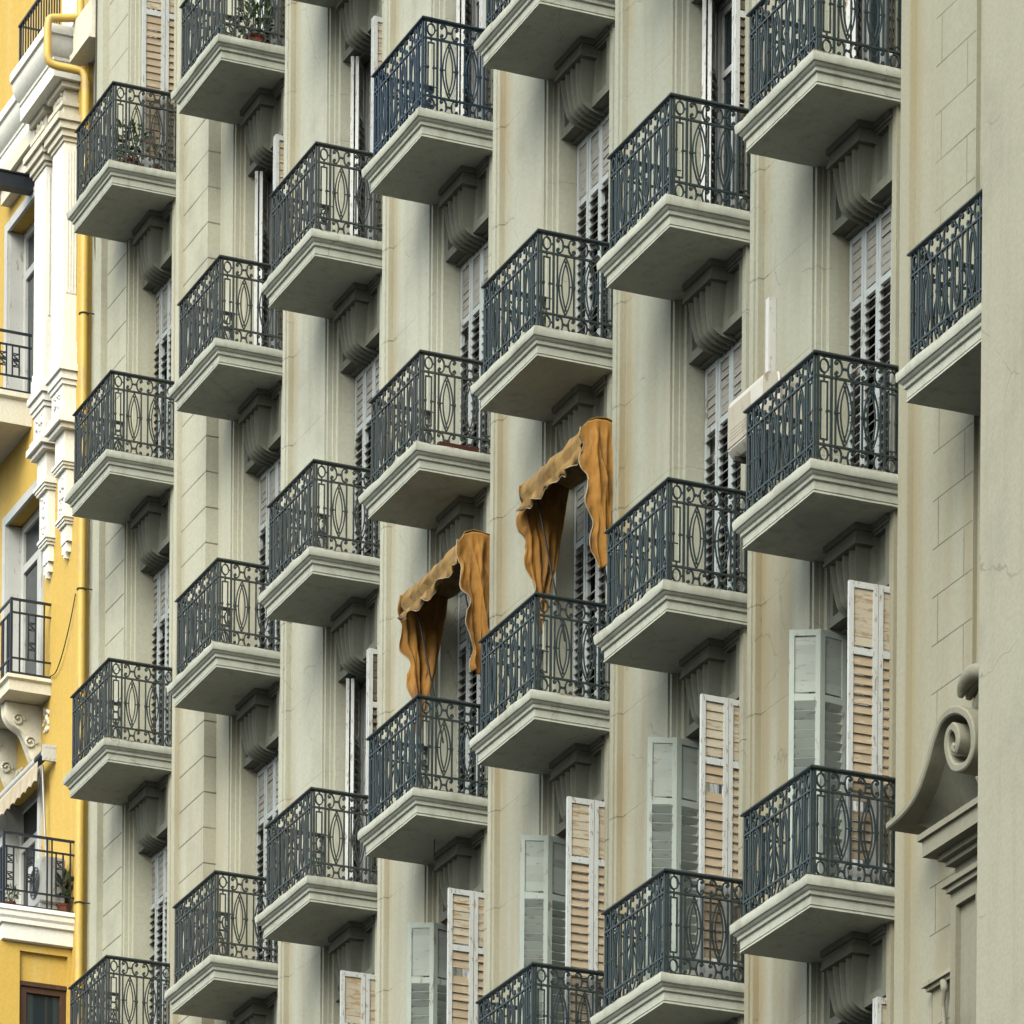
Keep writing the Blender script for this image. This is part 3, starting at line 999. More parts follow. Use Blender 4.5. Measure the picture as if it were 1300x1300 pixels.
# acanthus tip above the volute
bm = bmesh.new()
for k in range(5):
    yy = 0.10 + 0.085 * k
    e = 0.02 * abs(k - 2)
    ap = smooth_path([(3.30, yy, -3.90), (3.02, yy, -3.76), (2.80, yy, -3.69), (2.63 + e, yy, -3.695), (2.53 + e, yy, -3.745), (2.49 + e, yy, -3.81)], 5)
    n = len(ap)
    tube(bm, ap, [0.072 * (1.0 if i_ < n * 0.55 else 1.0 - 0.75 * ((i_ / (n - 1) - 0.55) / 0.45) ** 1.6) for i_ in range(n)], 10)
obj("acanthus_leaf", bm, M["ornament"], ped, smooth=70)
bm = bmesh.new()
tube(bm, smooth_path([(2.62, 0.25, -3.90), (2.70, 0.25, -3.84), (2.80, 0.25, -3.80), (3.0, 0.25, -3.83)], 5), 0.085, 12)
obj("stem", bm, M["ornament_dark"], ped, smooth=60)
# second volute, mostly behind the large pier
bm = bmesh.new()
ribbon(bm, [(3.16 + 0.26 * math.cos(R(a)) * (1 - a / 900), -4.12 + 0.32 * math.sin(R(a)) * (1 - a / 900)) for a in range(90, 640, 22)], 0.055, 0.06, 0.50)
obj("volute", bm, M["ornament"], ped, smooth=40)
bm = bmesh.new()       # cornice under the scroll
for (y0, z0, z1, x0) in ((0.045, -4.80, -4.748, 1.885), (0.075, -4.935, -4.80, 1.925), (0.17, -4.985, -4.935, 2.02), (0.22, -5.03, -4.985, 2.06)):
    box(bm, x0, 3.615, y0, 0.54, z0 + 0.0006, z1)
for (y0, z0, z1, x0) in ((0.30, -5.15, -5.03, 2.08), (0.215, -5.195, -5.15, 1.99), (0.245, -5.24, -5.195, 2.02)):
    box(bm, x0, 2.62, y0, 0.54, z0 + 0.0006, z1)
obj("cornice", bm, M["ornament"], ped)
bm = bmesh.new()       # panelled pilaster carrying the cornice
x0, x1, yf = 2.035, 2.56, 0.285
box(bm, x0 + 0.09, x1 - 0.09, yf + 0.05, 0.54, ZBOT + 0.3, -5.30)
box(bm, x0, x0 + 0.09, yf, 0.54, ZBOT + 0.3, -5.24)
box(bm, x1 - 0.09, x1, yf, 0.54, ZBOT + 0.3, -5.24)
box(bm, x0 + 0.09, x1 - 0.09, yf, 0.54, -5.36, -5.24)
obj("pilaster", bm, M["ornament"], ped)
# small bracketed tablet on the block-jointed pier
bm = bmesh.new()
box(bm, 1.30, 1.84, 0.40, 0.53, -5.80, -5.765)
box(bm, 1.33, 1.81, 0.43, 0.53, -5.835, -5.80)
box(bm, 1.36, 1.78, 0.47, 0.53, -7.4, -5.835)
obj("tablet", bm, M["ashlar_blocks"], ped)
bm = bmesh.new()
tube(bm, smooth_path([(1.66, 0.42, -5.84), (1.70, 0.41, -5.92), (1.66, 0.42, -6.05), (1.69, 0.42, -6.3), (1.68, 0.42, -7.0)], 6), [0.032] * 7 + [0.020] * 18, 8)
obj("garland", bm, M["ornament"], ped, smooth=60)

# ------------------------------------------------------------------ orange awnings
def awning(i, label, seed, xL, xR, dz):
    rnd = random.Random(seed)
    b, z0 = BX[i], LZ[4]
    root = thing("awning", label, "awning", (b, 0.0, z0), "orange awnings over two balconies")
    nz_ = lambda a, b_, c: noise.noise(Vector((a + seed * 9.1, b_, c)))
    # roof and valance
    bm = bmesh.new()
    prof = [(0.82, 1.61), (0.68, 1.64), (0.54, 1.675), (0.43, 1.67), (0.35, 1.635), (0.29, 1.575), (0.255, 1.51), (0.245, 1.45), (0.285, 1.40), (0.262, 1.365), (0.250, 1.31), (0.268, 1.25)]
    prof = [(y, z - 0.13) for y, z in prof]
    rows = []
    nx = 56
    for k in range(nx + 1):
        t = k / nx
        x = xL + (xR - xL) * t
        row = []
        for j, (y, z) in enumerate(prof):
            q = j / (len(prof) - 1)
            sag = -0.035 * math.sin(math.pi * t) * (1 if j < 5 else 0.5)
            wv = 0.016 * nz_(x * 5, j * 0.7, 0.3) + 0.008 * math.sin(x * 38 + seed) * q
            zz = z + sag + dz * t + wv
            yy = y + 0.014 * nz_(x * 6, j, 4.0) + 0.022 * (1 - 3 * abs(nz_(x * 2.0 + j * 0.35, j * 0.5, 8.0))) * (j > 2) + 0.006 * nz_(x * 18, j * 1.5, 2.0)
            if j == len(prof) - 1:
                zz += 0.045 * abs(math.sin(x * 11.0 + seed)) + 0.05 * nz_(x * 3, 0, 9)
                yy -= 0.06 * max(0, math.sin(x * 15 + seed * 2))
            if j == len(prof) - 2:
                yy += 0.02 * math.sin(x * 19 + seed * 2)
            bump = 0.02 * math.exp(-((t - 1.0) / 0.06) ** 2)
            row.append((x, yy, zz + bump))
        rows.append(row)
    grid_surf(bm, rows)
    can = obj("canopy", bm, M["faded_cloth"], root, smooth=180)
    md = can.modifiers.new("thickness", 'SOLIDIFY')
    md.thickness = 0.006
    # hem along the valance
    bm = bmesh.new()
    tube(bm, [Vector(r_[-1]) + Vector((0, -0.004, -0.004)) for r_ in rows], 0.0045, 5)
    obj("hem", bm, M["hem"], can, smooth=60)
    def hood_z(y):
        for (ya, za), (yb_, zb_) in zip(prof, prof[1:6]):
            if y >= yb_:
                return zb_ + (za - zb_) * (y - yb_) / (ya - yb_)
        return prof[5][1] - 0.01
    # side curtains
    for side, xs in (("w", xL), ("e", xR)):
        bm = bmesh.new()
        rows = []
        nz, ny = 84, 60
        zb = 0.02 if side == "w" else 0.16
        for a in range(nz + 1):
            t = a / nz
            yf = 0.262 + (0.24 if side == "w" else 0.20) * t ** 1.25
            sc = (0.046 if side == "w" else 0.040) * ((1 + math.cos(t * 21.0 + seed * 1.7)) * (0.6 + 0.8 * abs(nz_(t * 5, 1.0, 3.0))) - 1.0)
            yb = 0.80 - (0.14 if side == "w" else 0.10) * min(1, t * 1.6) - (0.05 * max(0, t - 0.6))
            if side == "w" and t > 0.55:
                yb -= 0.32 * (t - 0.55)
            row = []
            for c in range(ny + 1):
                s = c / ny
                y = yf + (yb - yf) * s + sc * math.exp(-s * 7.0) * min(1.0, t * 6)
                zt = hood_z(y) + (dz if side == "e" else 0.0)
                z = zt + (zb - zt) * t
                tri = lambda v: 1 - 2 * abs(math.sin(math.pi * v))
                dg = t if side == "w" else -t
                px = 0.042 * tri(1.7 * s + 0.45 * dg + seed * 0.31) * (0.25 + 0.75 * t)
                px += 0.020 * tri(4.3 * s - 0.8 * dg + seed * 0.7 + 0.3 * nz_(s * 3, t * 2, 5.0)) * (0.4 + 0.6 * t)
                px += 0.030 * nz_(s * 2.0, t * 1.5, 1.0) + 0.010 * (1 - 3 * abs(nz_(s * 5 + 2 * t, t * 4 - s, 7.7))) + 0.004 * nz_(s * 19, t * 26, 3.3)
                out = -0.05 * math.sin(math.pi * min(1, t * 1.3)) * (1 - s) if side == "w" else 0.03 * math.sin(math.pi * t)
                bulge = 0.010 * nz_(y * 16, z * 9, 6.0)
                fold = 0.040 * math.exp(-abs(s - 0.25 - 0.50 * t) / 0.045) * min(1, t * 3)
                ease = min(1.0, t * 9)
                px, out, bulge, fold = px * ease, out * ease, bulge * ease, fold * ease
                zz = z
                if a == nz or t > 0.93:
                    zz += 0.05 * nz_(y * 8, 0, 2) * (t - 0.9) * 10
                row.append((xs + px + out + bulge - fold * (1 if side == "w" else -1), y, zz))
            rows.append(row)
        grid_surf(bm, rows)
        cu = obj("side_curtain", bm, M["orange_cloth"], root, smooth=180)
        md = cu.modifiers.new("thickness", 'SOLIDIFY')
        md.thickness = 0.005
        bm = bmesh.new()
        tube(bm, [r_[0] for r_ in rows], 0.0055, 5)
        obj("hem", bm, M["hem"], cu, smooth=60)
    bm = bmesh.new()
    tube(bm, [(xL + 0.05, 0.34, 1.36), (xR - 0.05, 0.34, 1.36 + dz)], 0.018, 8)
    obj("front_bar", bm, M["cable"], root, smooth=60)
    for x in (xL + 0.22, xR - 0.16):
        bm = bmesh.new()
        tube(bm, [(x, 0.34, 1.36), (x + 0.02, 0.66, -0.12)], 0.010, 6)
        obj("support_arm", bm, M["cable"], root, smooth=60)
    return root
awning(3, "ragged orange canvas awning left of and lower than the other orange one", 1.0, -1.14, 0.40, 0.03)
awning(4, "faded orange canvas awning right of and higher than the other orange one", 2.4, -1.02, 0.46, 0.02)

# ------------------------------------------------------------------ air conditioner on the pier and its duct
ac = thing("air_conditioner", "aged cream air conditioner on the pier behind the corner of an iron balcony", "air conditioner", (-2.08, 0.0, 0.0))
bm = bmesh.new()
pr = []
for k in range(9):
    a = R(90 * k / 8)
    pr.append((0.36 + 0.10 - 0.10 * math.sin(a), 0.46 + 0.10 * math.cos(a)) if False else (0.345 + 0.09 * (1 - math.cos(a)), 0.455 + 0.09 * math.sin(a)))
poly = [(0.37, 0.03), (0.345, 0.07)] + pr + [(0.60, 0.55), (0.60, 0.0), (0.40, 0.0)]
V0 = [bm.verts.new((-0.355, y, z)) for y, z in poly]
V1 = [bm.verts.new((0.355, y, z)) for y, z in poly]
for k in range(len(poly)):
    l_ = (k + 1) % len(poly)
    bm.faces.new((V0[k], V0[l_], V1[l_], V1[k]))
bm.faces.new(V0)
bm.faces.new(V1[::-1])
obj("body", bm, M["plastic"], ac, smooth=30)
bm = bmesh.new()
box(bm, -0.352, 0.10, 0.338, 0.35, 0.09, 0.45)
for zc in (0.145, 0.175, 0.205, 0.235):
    box(bm, -0.30, 0.05, 0.336, 0.3385, zc, zc + 0.008)
obj("front_panel", bm, M["plastic_pink"], ac)
for x in (-0.28, 0.25):
    bm = bmesh.new()
    box(bm, x, x + 0.04, 0.36, 0.668, -0.045, -0.001)
    box(bm, x, x + 0.04, 0.62, 0.668, -0.30, -0.045)
    obj("wall_bracket", bm, M["cable"], ac)
bm = bmesh.new()
tube(bm, smooth_path([(-0.085, 0.62, 0.60), (-0.085, 0.585, 0.575), (-0.06, 0.54, 0.553), (0.10, 0.52, 0.556), (0.30, 0.50, 0.553), (0.37, 0.50, 0.50), (0.372, 0.50, 0.25), (0.35, 0.50, 0.18)], 5), 0.013, 8)
obj("pipe", bm, M["plastic"], ac, smooth=60)
bm = bmesh.new()
box(bm, -2.20, -2.13, 0.605, 0.668, 0.553, 1.40)
box(bm, -2.196, -2.134, 0.595, 0.606, 0.56, 1.395)
tag(obj("cable_duct", bm, M["white_paint"]), "upright white duct rising up the pier from the air conditioner", "duct")

# ------------------------------------------------------------------ plants
def foliage(bm, c, rad, n, size, rnd, droop=0.0):
    for _ in range(n):
        while True:
            p = Vector((rnd.uniform(-1, 1), rnd.uniform(-1, 1), rnd.uniform(-1, 1)))
            if p.length < 1:
                break
        q = Vector((c[0] + p.x * rad[0], c[1] + p.y * rad[1], c[2] + p.z * rad[2]))
        d = Vector((p.x + rnd.uniform(-.6, .6), p.y + rnd.uniform(-.6, .6), p.z + rnd.uniform(-.4, .8) - droop)).normalized()
        s = d.cross(Vector((rnd.uniform(-1, 1), rnd.uniform(-1, 1), rnd.uniform(-1, 1)))).normalized()
        L, w = size * rnd.uniform(0.6, 1.3), size * 0.28
        nn = d.cross(s)
        pts = [q, q + d * L * 0.45 + s * w + nn * w * 0.2, q + d * L, q + d * L * 0.45 - s * w + nn * w * 0.2]
        bm.faces.new([bm.verts.new(v) for v in pts])
def pot_mesh(r, h):
    bm = bmesh.new()
    prof = [(0.0, 0.0), (r * 0.72, 0.0), (r, h * 0.82), (r * 1.1, h * 0.82), (r * 1.1, h), (r * 0.92, h), (r * 0.88, h * 0.85), (0.0, h * 0.85)]
    rows = [[(rr * math.cos(2 * math.pi * k / 18), rr * math.sin(2 * math.pi * k / 18), z) for k in range(19)] for rr, z in prof]
    grid_surf(bm, rows)
    bmesh.ops.remove_doubles(bm, verts=bm.verts[:], dist=0.0005)
    return bm
def plant(label, loc, r, h, rad, n, size, seed, mat="leaf", stems=4, group=None):
    rnd = random.Random(seed)
    root = thing("potted_plant", label, "plant", loc, group)
    obj("pot", pot_mesh(r, h), M["terracotta"], root, smooth=40)
    bm = bmesh.new()
    foliage(bm, (0, 0, h + rad[2] * 0.9), rad, n, size, rnd)
    obj("foliage", bm, M[mat], root)
    bm = bmesh.new()
    for k in range(stems):
        a = rnd.uniform(0, 6.28)
        tube(bm, [(0, 0, h * 0.8), (0.4 * rad[0] * math.cos(a), 0.4 * rad[1] * math.sin(a), h + rad[2] * 0.6), (0.8 * rad[0] * math.cos(a), 0.8 * rad[1] * math.sin(a), h + rad[2] * 1.5)], 0.006, 5)
    obj("stem", bm, M["leaf"], root)
    return root
zf = LZ[1] - 0.972
plant("leafy plant in a red clay pot at the corner of the topmost left balcony", (BX[0] - 0.22, BY[0] + 0.30, zf), 0.11, 0.16, (0.20, 0.20, 0.24), 150, 0.09, 3)
plant("smaller plant in a red clay pot against the wall side of the topmost left balcony", (BX[0] - 0.17, BY[0] + 0.60, zf), 0.085, 0.12, (0.12, 0.14, 0.16), 80, 0.07, 4)
plant("yellowish trailing plant poking through the front railing of the topmost left balcony", (BX[0] - 1.18, BY[0] + 0.18, zf), 0.09, 0.13, (0.16, 0.17, 0.20), 70, 0.085, 5, "leaf_pale")
plant("bright green bushy plant behind the side railing of the balcony cut by the top edge", (BX[1] - 0.16, 0.48, zf), 0.12, 0.15, (0.17, 0.22, 0.22), 190, 0.085, 6)

# ------------------------------------------------------------------ the yellow building
YEL = thing("yellow_apartment_building", "yellow and cream apartment building with white pilasters and ornate balconies", "building", (-23.0, 0.55, -21.0))
def yobj(name, bm, mat, parent=None, smooth=None):
    """parts built in world coordinates"""
    if parent is None:
        o = obj(name, bm, mat, YEL, (23.0, -0.55, 21.0), smooth=smooth)
    else:
        o = obj(name, bm, mat, parent, smooth=smooth)
    return o
YW, XE = 0.55, -21.345
OX0, OX1 = -24.46, -23.03          # column of window openings
bm = bmesh.new()
box(bm, OX1, XE, YW, 3.0, ZBOT, 12.35)
box(bm, -31.0, OX0, YW, 3.0, ZBOT, 12.35)
for z0, z1 in ((ZBOT, 1.30), (3.72, 4.70), (7.32, 8.55), (11.10, 12.35)):
    box(bm, OX0, OX1, YW + 0.001, 3.0, z0, z1)
yobj("wall", bm, M["yellow"])
bm = bmesh.new()
box(bm, -31.0, XE - 0.1, 0.80, 3.0, 12.351, 16.0)
box(bm, XE - 0.098, -20.69, 0.663, 3.0, 12.352, 16.0)
yobj("attic_wall", bm, M["yellow"])
bm = bmesh.new()
box(bm, -22.90, -22.25, 0.72, 0.81, 12.9, 16.0)
yobj("attic_pilaster", bm, M["white_stucco"])
bm = bmesh.new()
box(bm, XE, -21.27, 0.66, 3.0, ZBOT, 12.0)
box(bm, -21.40, -20.69, 0.37, 0.662, 11.98, 12.38)
box(bm, -21.44, -20.69, 0.34, 0.662, 11.90, 11.98)
yobj("party_wall", bm, M["cream"])
# main cornice: forward over the pilasters, set back further west
def cornice(bm, x0, x1, dy, ret=True):
    prof = [(0.56, 11.79), (0.20, 11.80), (0.20, 11.98), (0.185, 11.99), (0.185, 12.03), (0.15, 12.06), (0.11, 12.13), (0.09, 12.20), (0.09, 12.25), (0.06, 12.26), (0.06, 12.37), (0.56, 12.40)]
    n = len(prof)
    A = [bm.verts.new((x0, y + dy if y < 0.5 else 0.79, z)) for y, z in prof]
    B = [bm.verts.new((x1 + (0.20 - y if y < 0.5 and ret else 0), y + dy if y < 0.5 else 0.79, z)) for y, z in prof]
    for k in range(n):
        l_ = (k + 1) % n
        bm.faces.new((A[k], A[l_], B[l_], B[k]))
    bm.faces.new(A)
    # east end follows the same profile as a return
    Cc = [bm.verts.new((B[k].co.x, 0.79, prof[k][1])) for k in range(n)]
    for k in range(n - 1):
        bm.faces.new((B[k], B[k + 1], Cc[k + 1], Cc[k]))
bm = bmesh.new()
cornice(bm, -22.98, -21.62, 0.0)
cornice(bm, -31.0, -22.985, 0.20, False)
yobj("cornice", bm, M["white_stucco"], smooth=30)
# pilasters
def relief(bm, x, y, z, w, h, rnd, n=16):
    for _ in range(n):
        px, pz = x + rnd.uniform(-w, w), z + rnd.uniform(-h, h)
        rr = rnd.uniform(0.014, 0.032)
        mt = Matrix.Translation((px, y, pz)) @ Matrix.Diagonal((rr, rr * 0.9, rr * rnd.uniform(0.8, 1.8), 1))
        bmesh.ops.create_icosphere(bm, subdivisions=1, radius=1.0, matrix=mt)
rnd = random.Random(11)
def pilaster(dx):
    yf, x0, x1 = 0.38, -22.20 + dx, -21.735 + dx
    bm = bmesh.new()
    box(bm, x0, x1, yf, 0.60, 8.60, 11.07)
    for k in range(4):      # fluted side: thin raised fillets
        yy = yf + 0.035 + k * 0.036
        box(bm, x1, x1 + 0.010, yy, yy + 0.018, 9.2, 10.98)
    sh = yobj("pilaster", bm, M["white_stucco"])
    bm = bmesh.new()
    for o, z0, z1 in ((0.02, 11.07, 11.12), (0.05, 11.12, 11.20), (0.085, 11.20, 11.29), (0.12, 11.29, 11.37), (0.02, 11.37, 11.50), (0.05, 11.50, 11.555), (0.0, 11.555, 11.72), (0.06, 11.72, 11.795)):
        box(bm, x0 - o, x1 + o, yf - o, 0.60, z0 + 0.0006, z1)
    cp = yobj("capital", bm, M["cream"], sh)
    bm = bmesh.new()
    relief(bm, (x0 + x1) / 2, yf - 0.004, 11.64, 0.13, 0.055, rnd)
    obj("relief", bm, M["cream"], sh, smooth=60)
    bm = bmesh.new()
    for o, z0, z1 in ((0.02, 8.52, 8.60), (0.03, 8.30, 8.52), (0.07, 8.22, 8.30), (0.04, 8.12, 8.22), (0.02, 8.06, 8.12), (0.0, 7.74, 8.06), (0.04, 7.66, 7.74), (0.075, 7.58, 7.66), (0.03, 7.52, 7.58)):
        box(bm, x0 + 0.03 - o, x1 + 0.01 + o, yf - o, 0.60, z0 + 0.0006, z1)
    box(bm, x0 + 0.06, x1 - 0.03, yf + 0.04, 0.60, 7.16, 7.52)
    for k in range(3):
        box(bm, x0 + 0.03 + 0.02 * k, x1 + 0.0 - 0.02 * k, yf + 0.0 + 0.015 * k, 0.60, 7.12 - 0.035 * k + 0.0006, 7.16 - 0.035 * k)
    box(bm, x0 + 0.09, x1 - 0.06, yf + 0.07, 0.60, 6.50, 7.05)
    for k in range(3):
        box(bm, x0 + 0.07 + 0.02 * k, x1 - 0.04 - 0.02 * k, yf + 0.04 + 0.015 * k, 0.60, 6.45 - 0.035 * k + 0.0006, 6.49 - 0.035 * k)
    box(bm, x0 + 0.13, x1 - 0.10, yf + 0.10, 0.60, 6.18, 6.38)
    for k in range(3):
        box(bm, x0 + 0.14 + 0.07 * k, x0 + 0.185 + 0.07 * k, yf + 0.11, 0.60, 6.00 + 0.06 * abs(k - 1), 6.18)
    obj("pedestal", bm, M["white_stucco"], sh)
    bm = bmesh.new()
    relief(bm, (x0 + x1) / 2 + 0.02, yf - 0.004, 7.90, 0.13, 0.11, rnd, 18)
    relief(bm, (x0 + x1) / 2 + 0.015, yf + 0.068, 6.78, 0.09, 0.22, rnd, 26)
    obj("relief", bm, M["white_stucco"], sh, smooth=60)
pilaster(0.0)
pilaster(-0.72)
bm = bmesh.new()
box(bm, -24.46, -22.90, 0.42, 0.56, 11.40, 11.60)
box(bm, -24.46, -22.90, 0.36, 0.56, 11.60, 11.788)
yobj("frieze", bm, M["cream"])

# iron railing of the attic terrace
bm = bmesh.new()
xa, xb, y, z0, z1 = -23.40, -21.75, 0.33, 12.39, 13.23
box(bm, xa - 0.02, xb, y - 0.025, y + 0.025, z1 - 0.025, z1)
box(bm, xa, xb, y - 0.012, y + 0.012, z0 + 0.06, z0 + 0.08)
k = xa
while k < xb:
    box(bm, k, k + 0.016, y - 0.008, y + 0.008, z0, z1 - 0.025)
    k += 0.105
box(bm, xa - 0.012, xa + 0.018, y - 0.015, y + 0.015, z0, z1 - 0.02)
box(bm, xa - 0.012, xa + 0.012, y, 0.80, z1 - 0.022, z1 - 0.002)
yobj("terrace_railing", bm, M["black_iron"])

# windows in the opening column
def ywindow(z0, z1, glass_top=True):
    bm = bmesh.new()
    yb = YW + 0.20
    x0, x1 = OX0 + 0.002, OX1 - 0.002
    box(bm, x0, x0 + 0.10, yb - 0.02, yb + 0.06, z0, z1)
    box(bm, x1 - 0.10, x1, yb - 0.02, yb + 0.06, z0, z1)
    box(bm, x0 + 0.10, x1 - 0.10, yb - 0.02, yb + 0.06, z1 - 0.10, z1)
    box(bm, x0 + 0.10, x1 - 0.10, yb - 0.018, yb + 0.058, z1 - 0.62, z1 - 0.52)
    c = (x0 + x1) / 2
    box(bm, c - 0.05, c + 0.05, yb - 0.016, yb + 0.056, z0, z1 - 0.62)
    # white reveals and architrave
    box(bm, x0 - 0.12, x0 + 0.0, YW - 0.04, YW - 0.001, z0, z1 + 0.12)
    box(bm, x1 - 0.0, x1 + 0.10, YW - 0.04, YW - 0.001, z0, z1 + 0.12)
    box(bm, x0, x1, YW - 0.04, YW - 0.001, z1, z1 + 0.12)
    box(bm, x0, x0 + 0.014, YW, yb - 0.02, z0, z1)
    w = yobj("window", bm, M["white_paint"])
    bm = bmesh.new()
    box(bm, x0 + 0.09, x1 - 0.09, yb + 0.015, yb + 0.025, z0, z1 - 0.05)
    obj("pane", bm, M["glass"] if z0 > 2 else M["room"], w)  # lowest one is a dark sheet, the unlit interior put into its colour
    return w
ywindow(8.56, 11.08)
ywindow(4.71, 7.30)
ywindow(1.31, 3.70)

# balconies with geometric ironwork
def geo_rail(bm, x, y0, y1, zb, zt, xw, pairs, singles):
    """side railing in the y direction at x from y0 (front) to y1 (wall), plus the front going west to xw"""
    for z, h in ((zt, 0.03), (zt - 0.17, 0.02), (zb + 0.20, 0.02), (zb + 0.02, 0.02)):
        box(bm, x - 0.012, x + 0.012, y0, y1, z - h, z)
        box(bm, xw, x - 0.013, y0 - 0.012, y0 + 0.012, z - h, z)
    for yy in singles:
        box(bm, x - 0.009, x + 0.009, yy - 0.009, yy + 0.009, zb, zt - 0.03)
    for yy in pairs:
        for q in (-0.045, 0.045):
            box(bm, x - 0.009, x + 0.009, yy + q - 0.009, yy + q + 0.009, zb + 0.18, zt - 0.19)
        for zc in (zt - 0.33, zb + 0.36):
            for q in (-0.052, 0.044):
                box(bm, x - 0.010, x + 0.010, yy - 0.036, yy + 0.036, zc + q, zc + q + 0.008)
            sweep(bm, [Vector((x, yy + a, zc + b_)) for a, b_ in ((-0.03, -0.04), (0.02, -0.02), (-0.005, 0.0), (-0.02, 0.02), (0.03, 0.04))], 0.014, 0.016, axis=Vector((1, 0, 0)))
            sweep(bm, [Vector((x, yy + a, zc + b_)) for a, b_ in ((0.03, -0.035), (0.012, 0.0), (-0.012, 0.0), (-0.03, 0.035))], 0.010, 0.014, axis=Vector((1, 0, 0)))
    k = x - 0.10
    n = 0
    while k > xw:
        box(bm, k - 0.009, k + 0.009, y0 - 0.009, y0 + 0.009, zb, zt - 0.17)
        n += 1
        k -= 0.06 if n % 2 else 0.16
    box(bm, x - 0.016, x + 0.016, y0 - 0.016, y0 + 0.016, zb, zt)
def yslab(name, prof, x1, y0, x0, mat):
    bm = bmesh.new()
    loft_u(bm, prof, x0, x1, y0, YW + 0.02)
    return yobj(name, bm, mat, smooth=30)
P_SMALL = [(0.0, 0.0, 0), (0.03, -0.004, 0), (0.035, -0.05, 0), (0.0, -0.075, 0), (0.0, -0.20, 0)]
# middle one (only its side shows)
s = yslab("balcony", [(o, z + 8.62, j) for o, z, j in [(0, 0, 0), (0.04, -0.005, 0), (0.045, -0.07, 0), (0.0, -0.10, 0), (0.0, -0.40, 0)]], -23.50, -0.30, -25.3, M["cream"])
bm = bmesh.new()
geo_rail(bm, -23.52, -0.27, 0.55, 8.64, 9.40, -25.3, (0.17, 0.34, 0.0), (-0.27, 0.52, -0.12))
obj("railing", bm, M["black_iron"], s)
# lower one
s = yslab("balcony", [(o, z + 4.72, j) for o, z, j in P_SMALL], -22.63, 0.0, -25.2, M["cream"])
bm = bmesh.new()
geo_rail(bm, -22.65, 0.03, 0.55, 4.74, 5.68, -25.2, (0.30,), (0.03, 0.14, 0.46))
obj("railing", bm, M["black_iron"], s)
bm = bmesh.new()        # carved console under it
pr = smooth_path([(0.10, 4.51), (0.11, 4.34), (0.20, 4.22), (0.32, 4.14), (0.40, 3.98), (0.47, 3.82), (0.56, 3.76)], 5)
for xx0, xx1 in ((-23.20, -23.02), (-24.2, -24.02)):
    bm = bmesh.new()
    rows = []
    for xx in (xx0, xx0 + 0.03, (xx0 + xx1) / 2, xx1 - 0.03, xx1):
        off = 0.03 if xx in (xx0 + 0.03, xx1 - 0.03) else 0.0
        rows.append([(xx, y - off, z) for y, z in pr] + [(xx, 0.56, 4.51)])
    V = grid_surf(bm, rows)
    bm.faces.new(V[0])
    bm.faces.new(V[-1][::-1])
    for k in range(2):
        c = (0.25 + 0.16 * k, 4.30 - 0.27 * k)
        tube(bm, [(xx1 + 0.012, c[0] + (0.085 - 0.004 * q) * math.cos(q * 0.55), c[1] + (0.085 - 0.004 * q) * math.sin(q * 0.55)) for q in range(18)], 0.016, 6)
    yobj("console", bm, M["cream"], s, smooth=50)
bm = bmesh.new()
relief(bm, -22.80, 0.545, 4.28, 0.10, 0.16, rnd, 26)
relief(bm, -23.9, 0.545, 3.85, 0.12, 0.12, rnd, 20)
obj("relief", bm, M["cream"], s, smooth=60)
# projecting bay with the lowest balcony on top
bm = bmesh.new()
xb = -21.73
box(bm, -25.5, xb - 0.12, -0.42, YW, ZBOT, 1.069)
box(bm, xb - 0.12, xb, -0.42, -0.12, ZBOT, 1.069)
box(bm, xb - 0.12, xb, 0.50, YW + 0.0, ZBOT, 1.069)
box(bm, xb - 0.12, xb, -0.12, 0.50, 0.98, 1.069)
box(bm, xb - 0.12, xb - 0.055, -0.12, 0.50, 0.62, 0.98)
bay = yobj("projecting_bay", bm, M["yellow"])
bm = bmesh.new()
for a, b_, c, e in ((-0.115, -0.02, -2.0, 0.60), (0.42, 0.495, -2.0, 0.60), (-0.02, 0.42, 0.49, 0.60), (-0.02, 0.42, -0.75, -0.66)):
    box(bm, xb - 0.118, xb - 0.045, a, b_, c, e)
box(bm, xb - 0.118, xb - 0.02, -0.118, 0.497, 0.565, 0.619)
w = yobj("window", bm, M["brown_wood"])
bm = bmesh.new()
box(bm, xb - 0.105, xb - 0.085, -0.03, 0.43, -2.0, 0.5)
obj("pane", bm, M["glass"], w)
s = yslab("balcony", [(o, z + 1.50, j) for o, z, j in [(0, 0, 0), (0.035, -0.005, 0), (0.045, -0.06, 0), (0.03, -0.075, 0), (0.03, -0.13, 0), (0.012, -0.16, 0), (0.012, -0.215, 0), (-0.02, -0.225, 0), (-0.02, -0.41, 0), (-0.10, -0.425, 0)]], -21.65, -0.38, -25.3, M["white_stucco"])
bm = bmesh.new()
geo_rail(bm, -21.655, -0.36, 0.55, 1.50, 2.40, -25.3, (-0.28, -0.02, 0.36, ), (-0.36, 0.20, 0.26, 0.50))
obj("railing", bm, M["black_iron"], s)
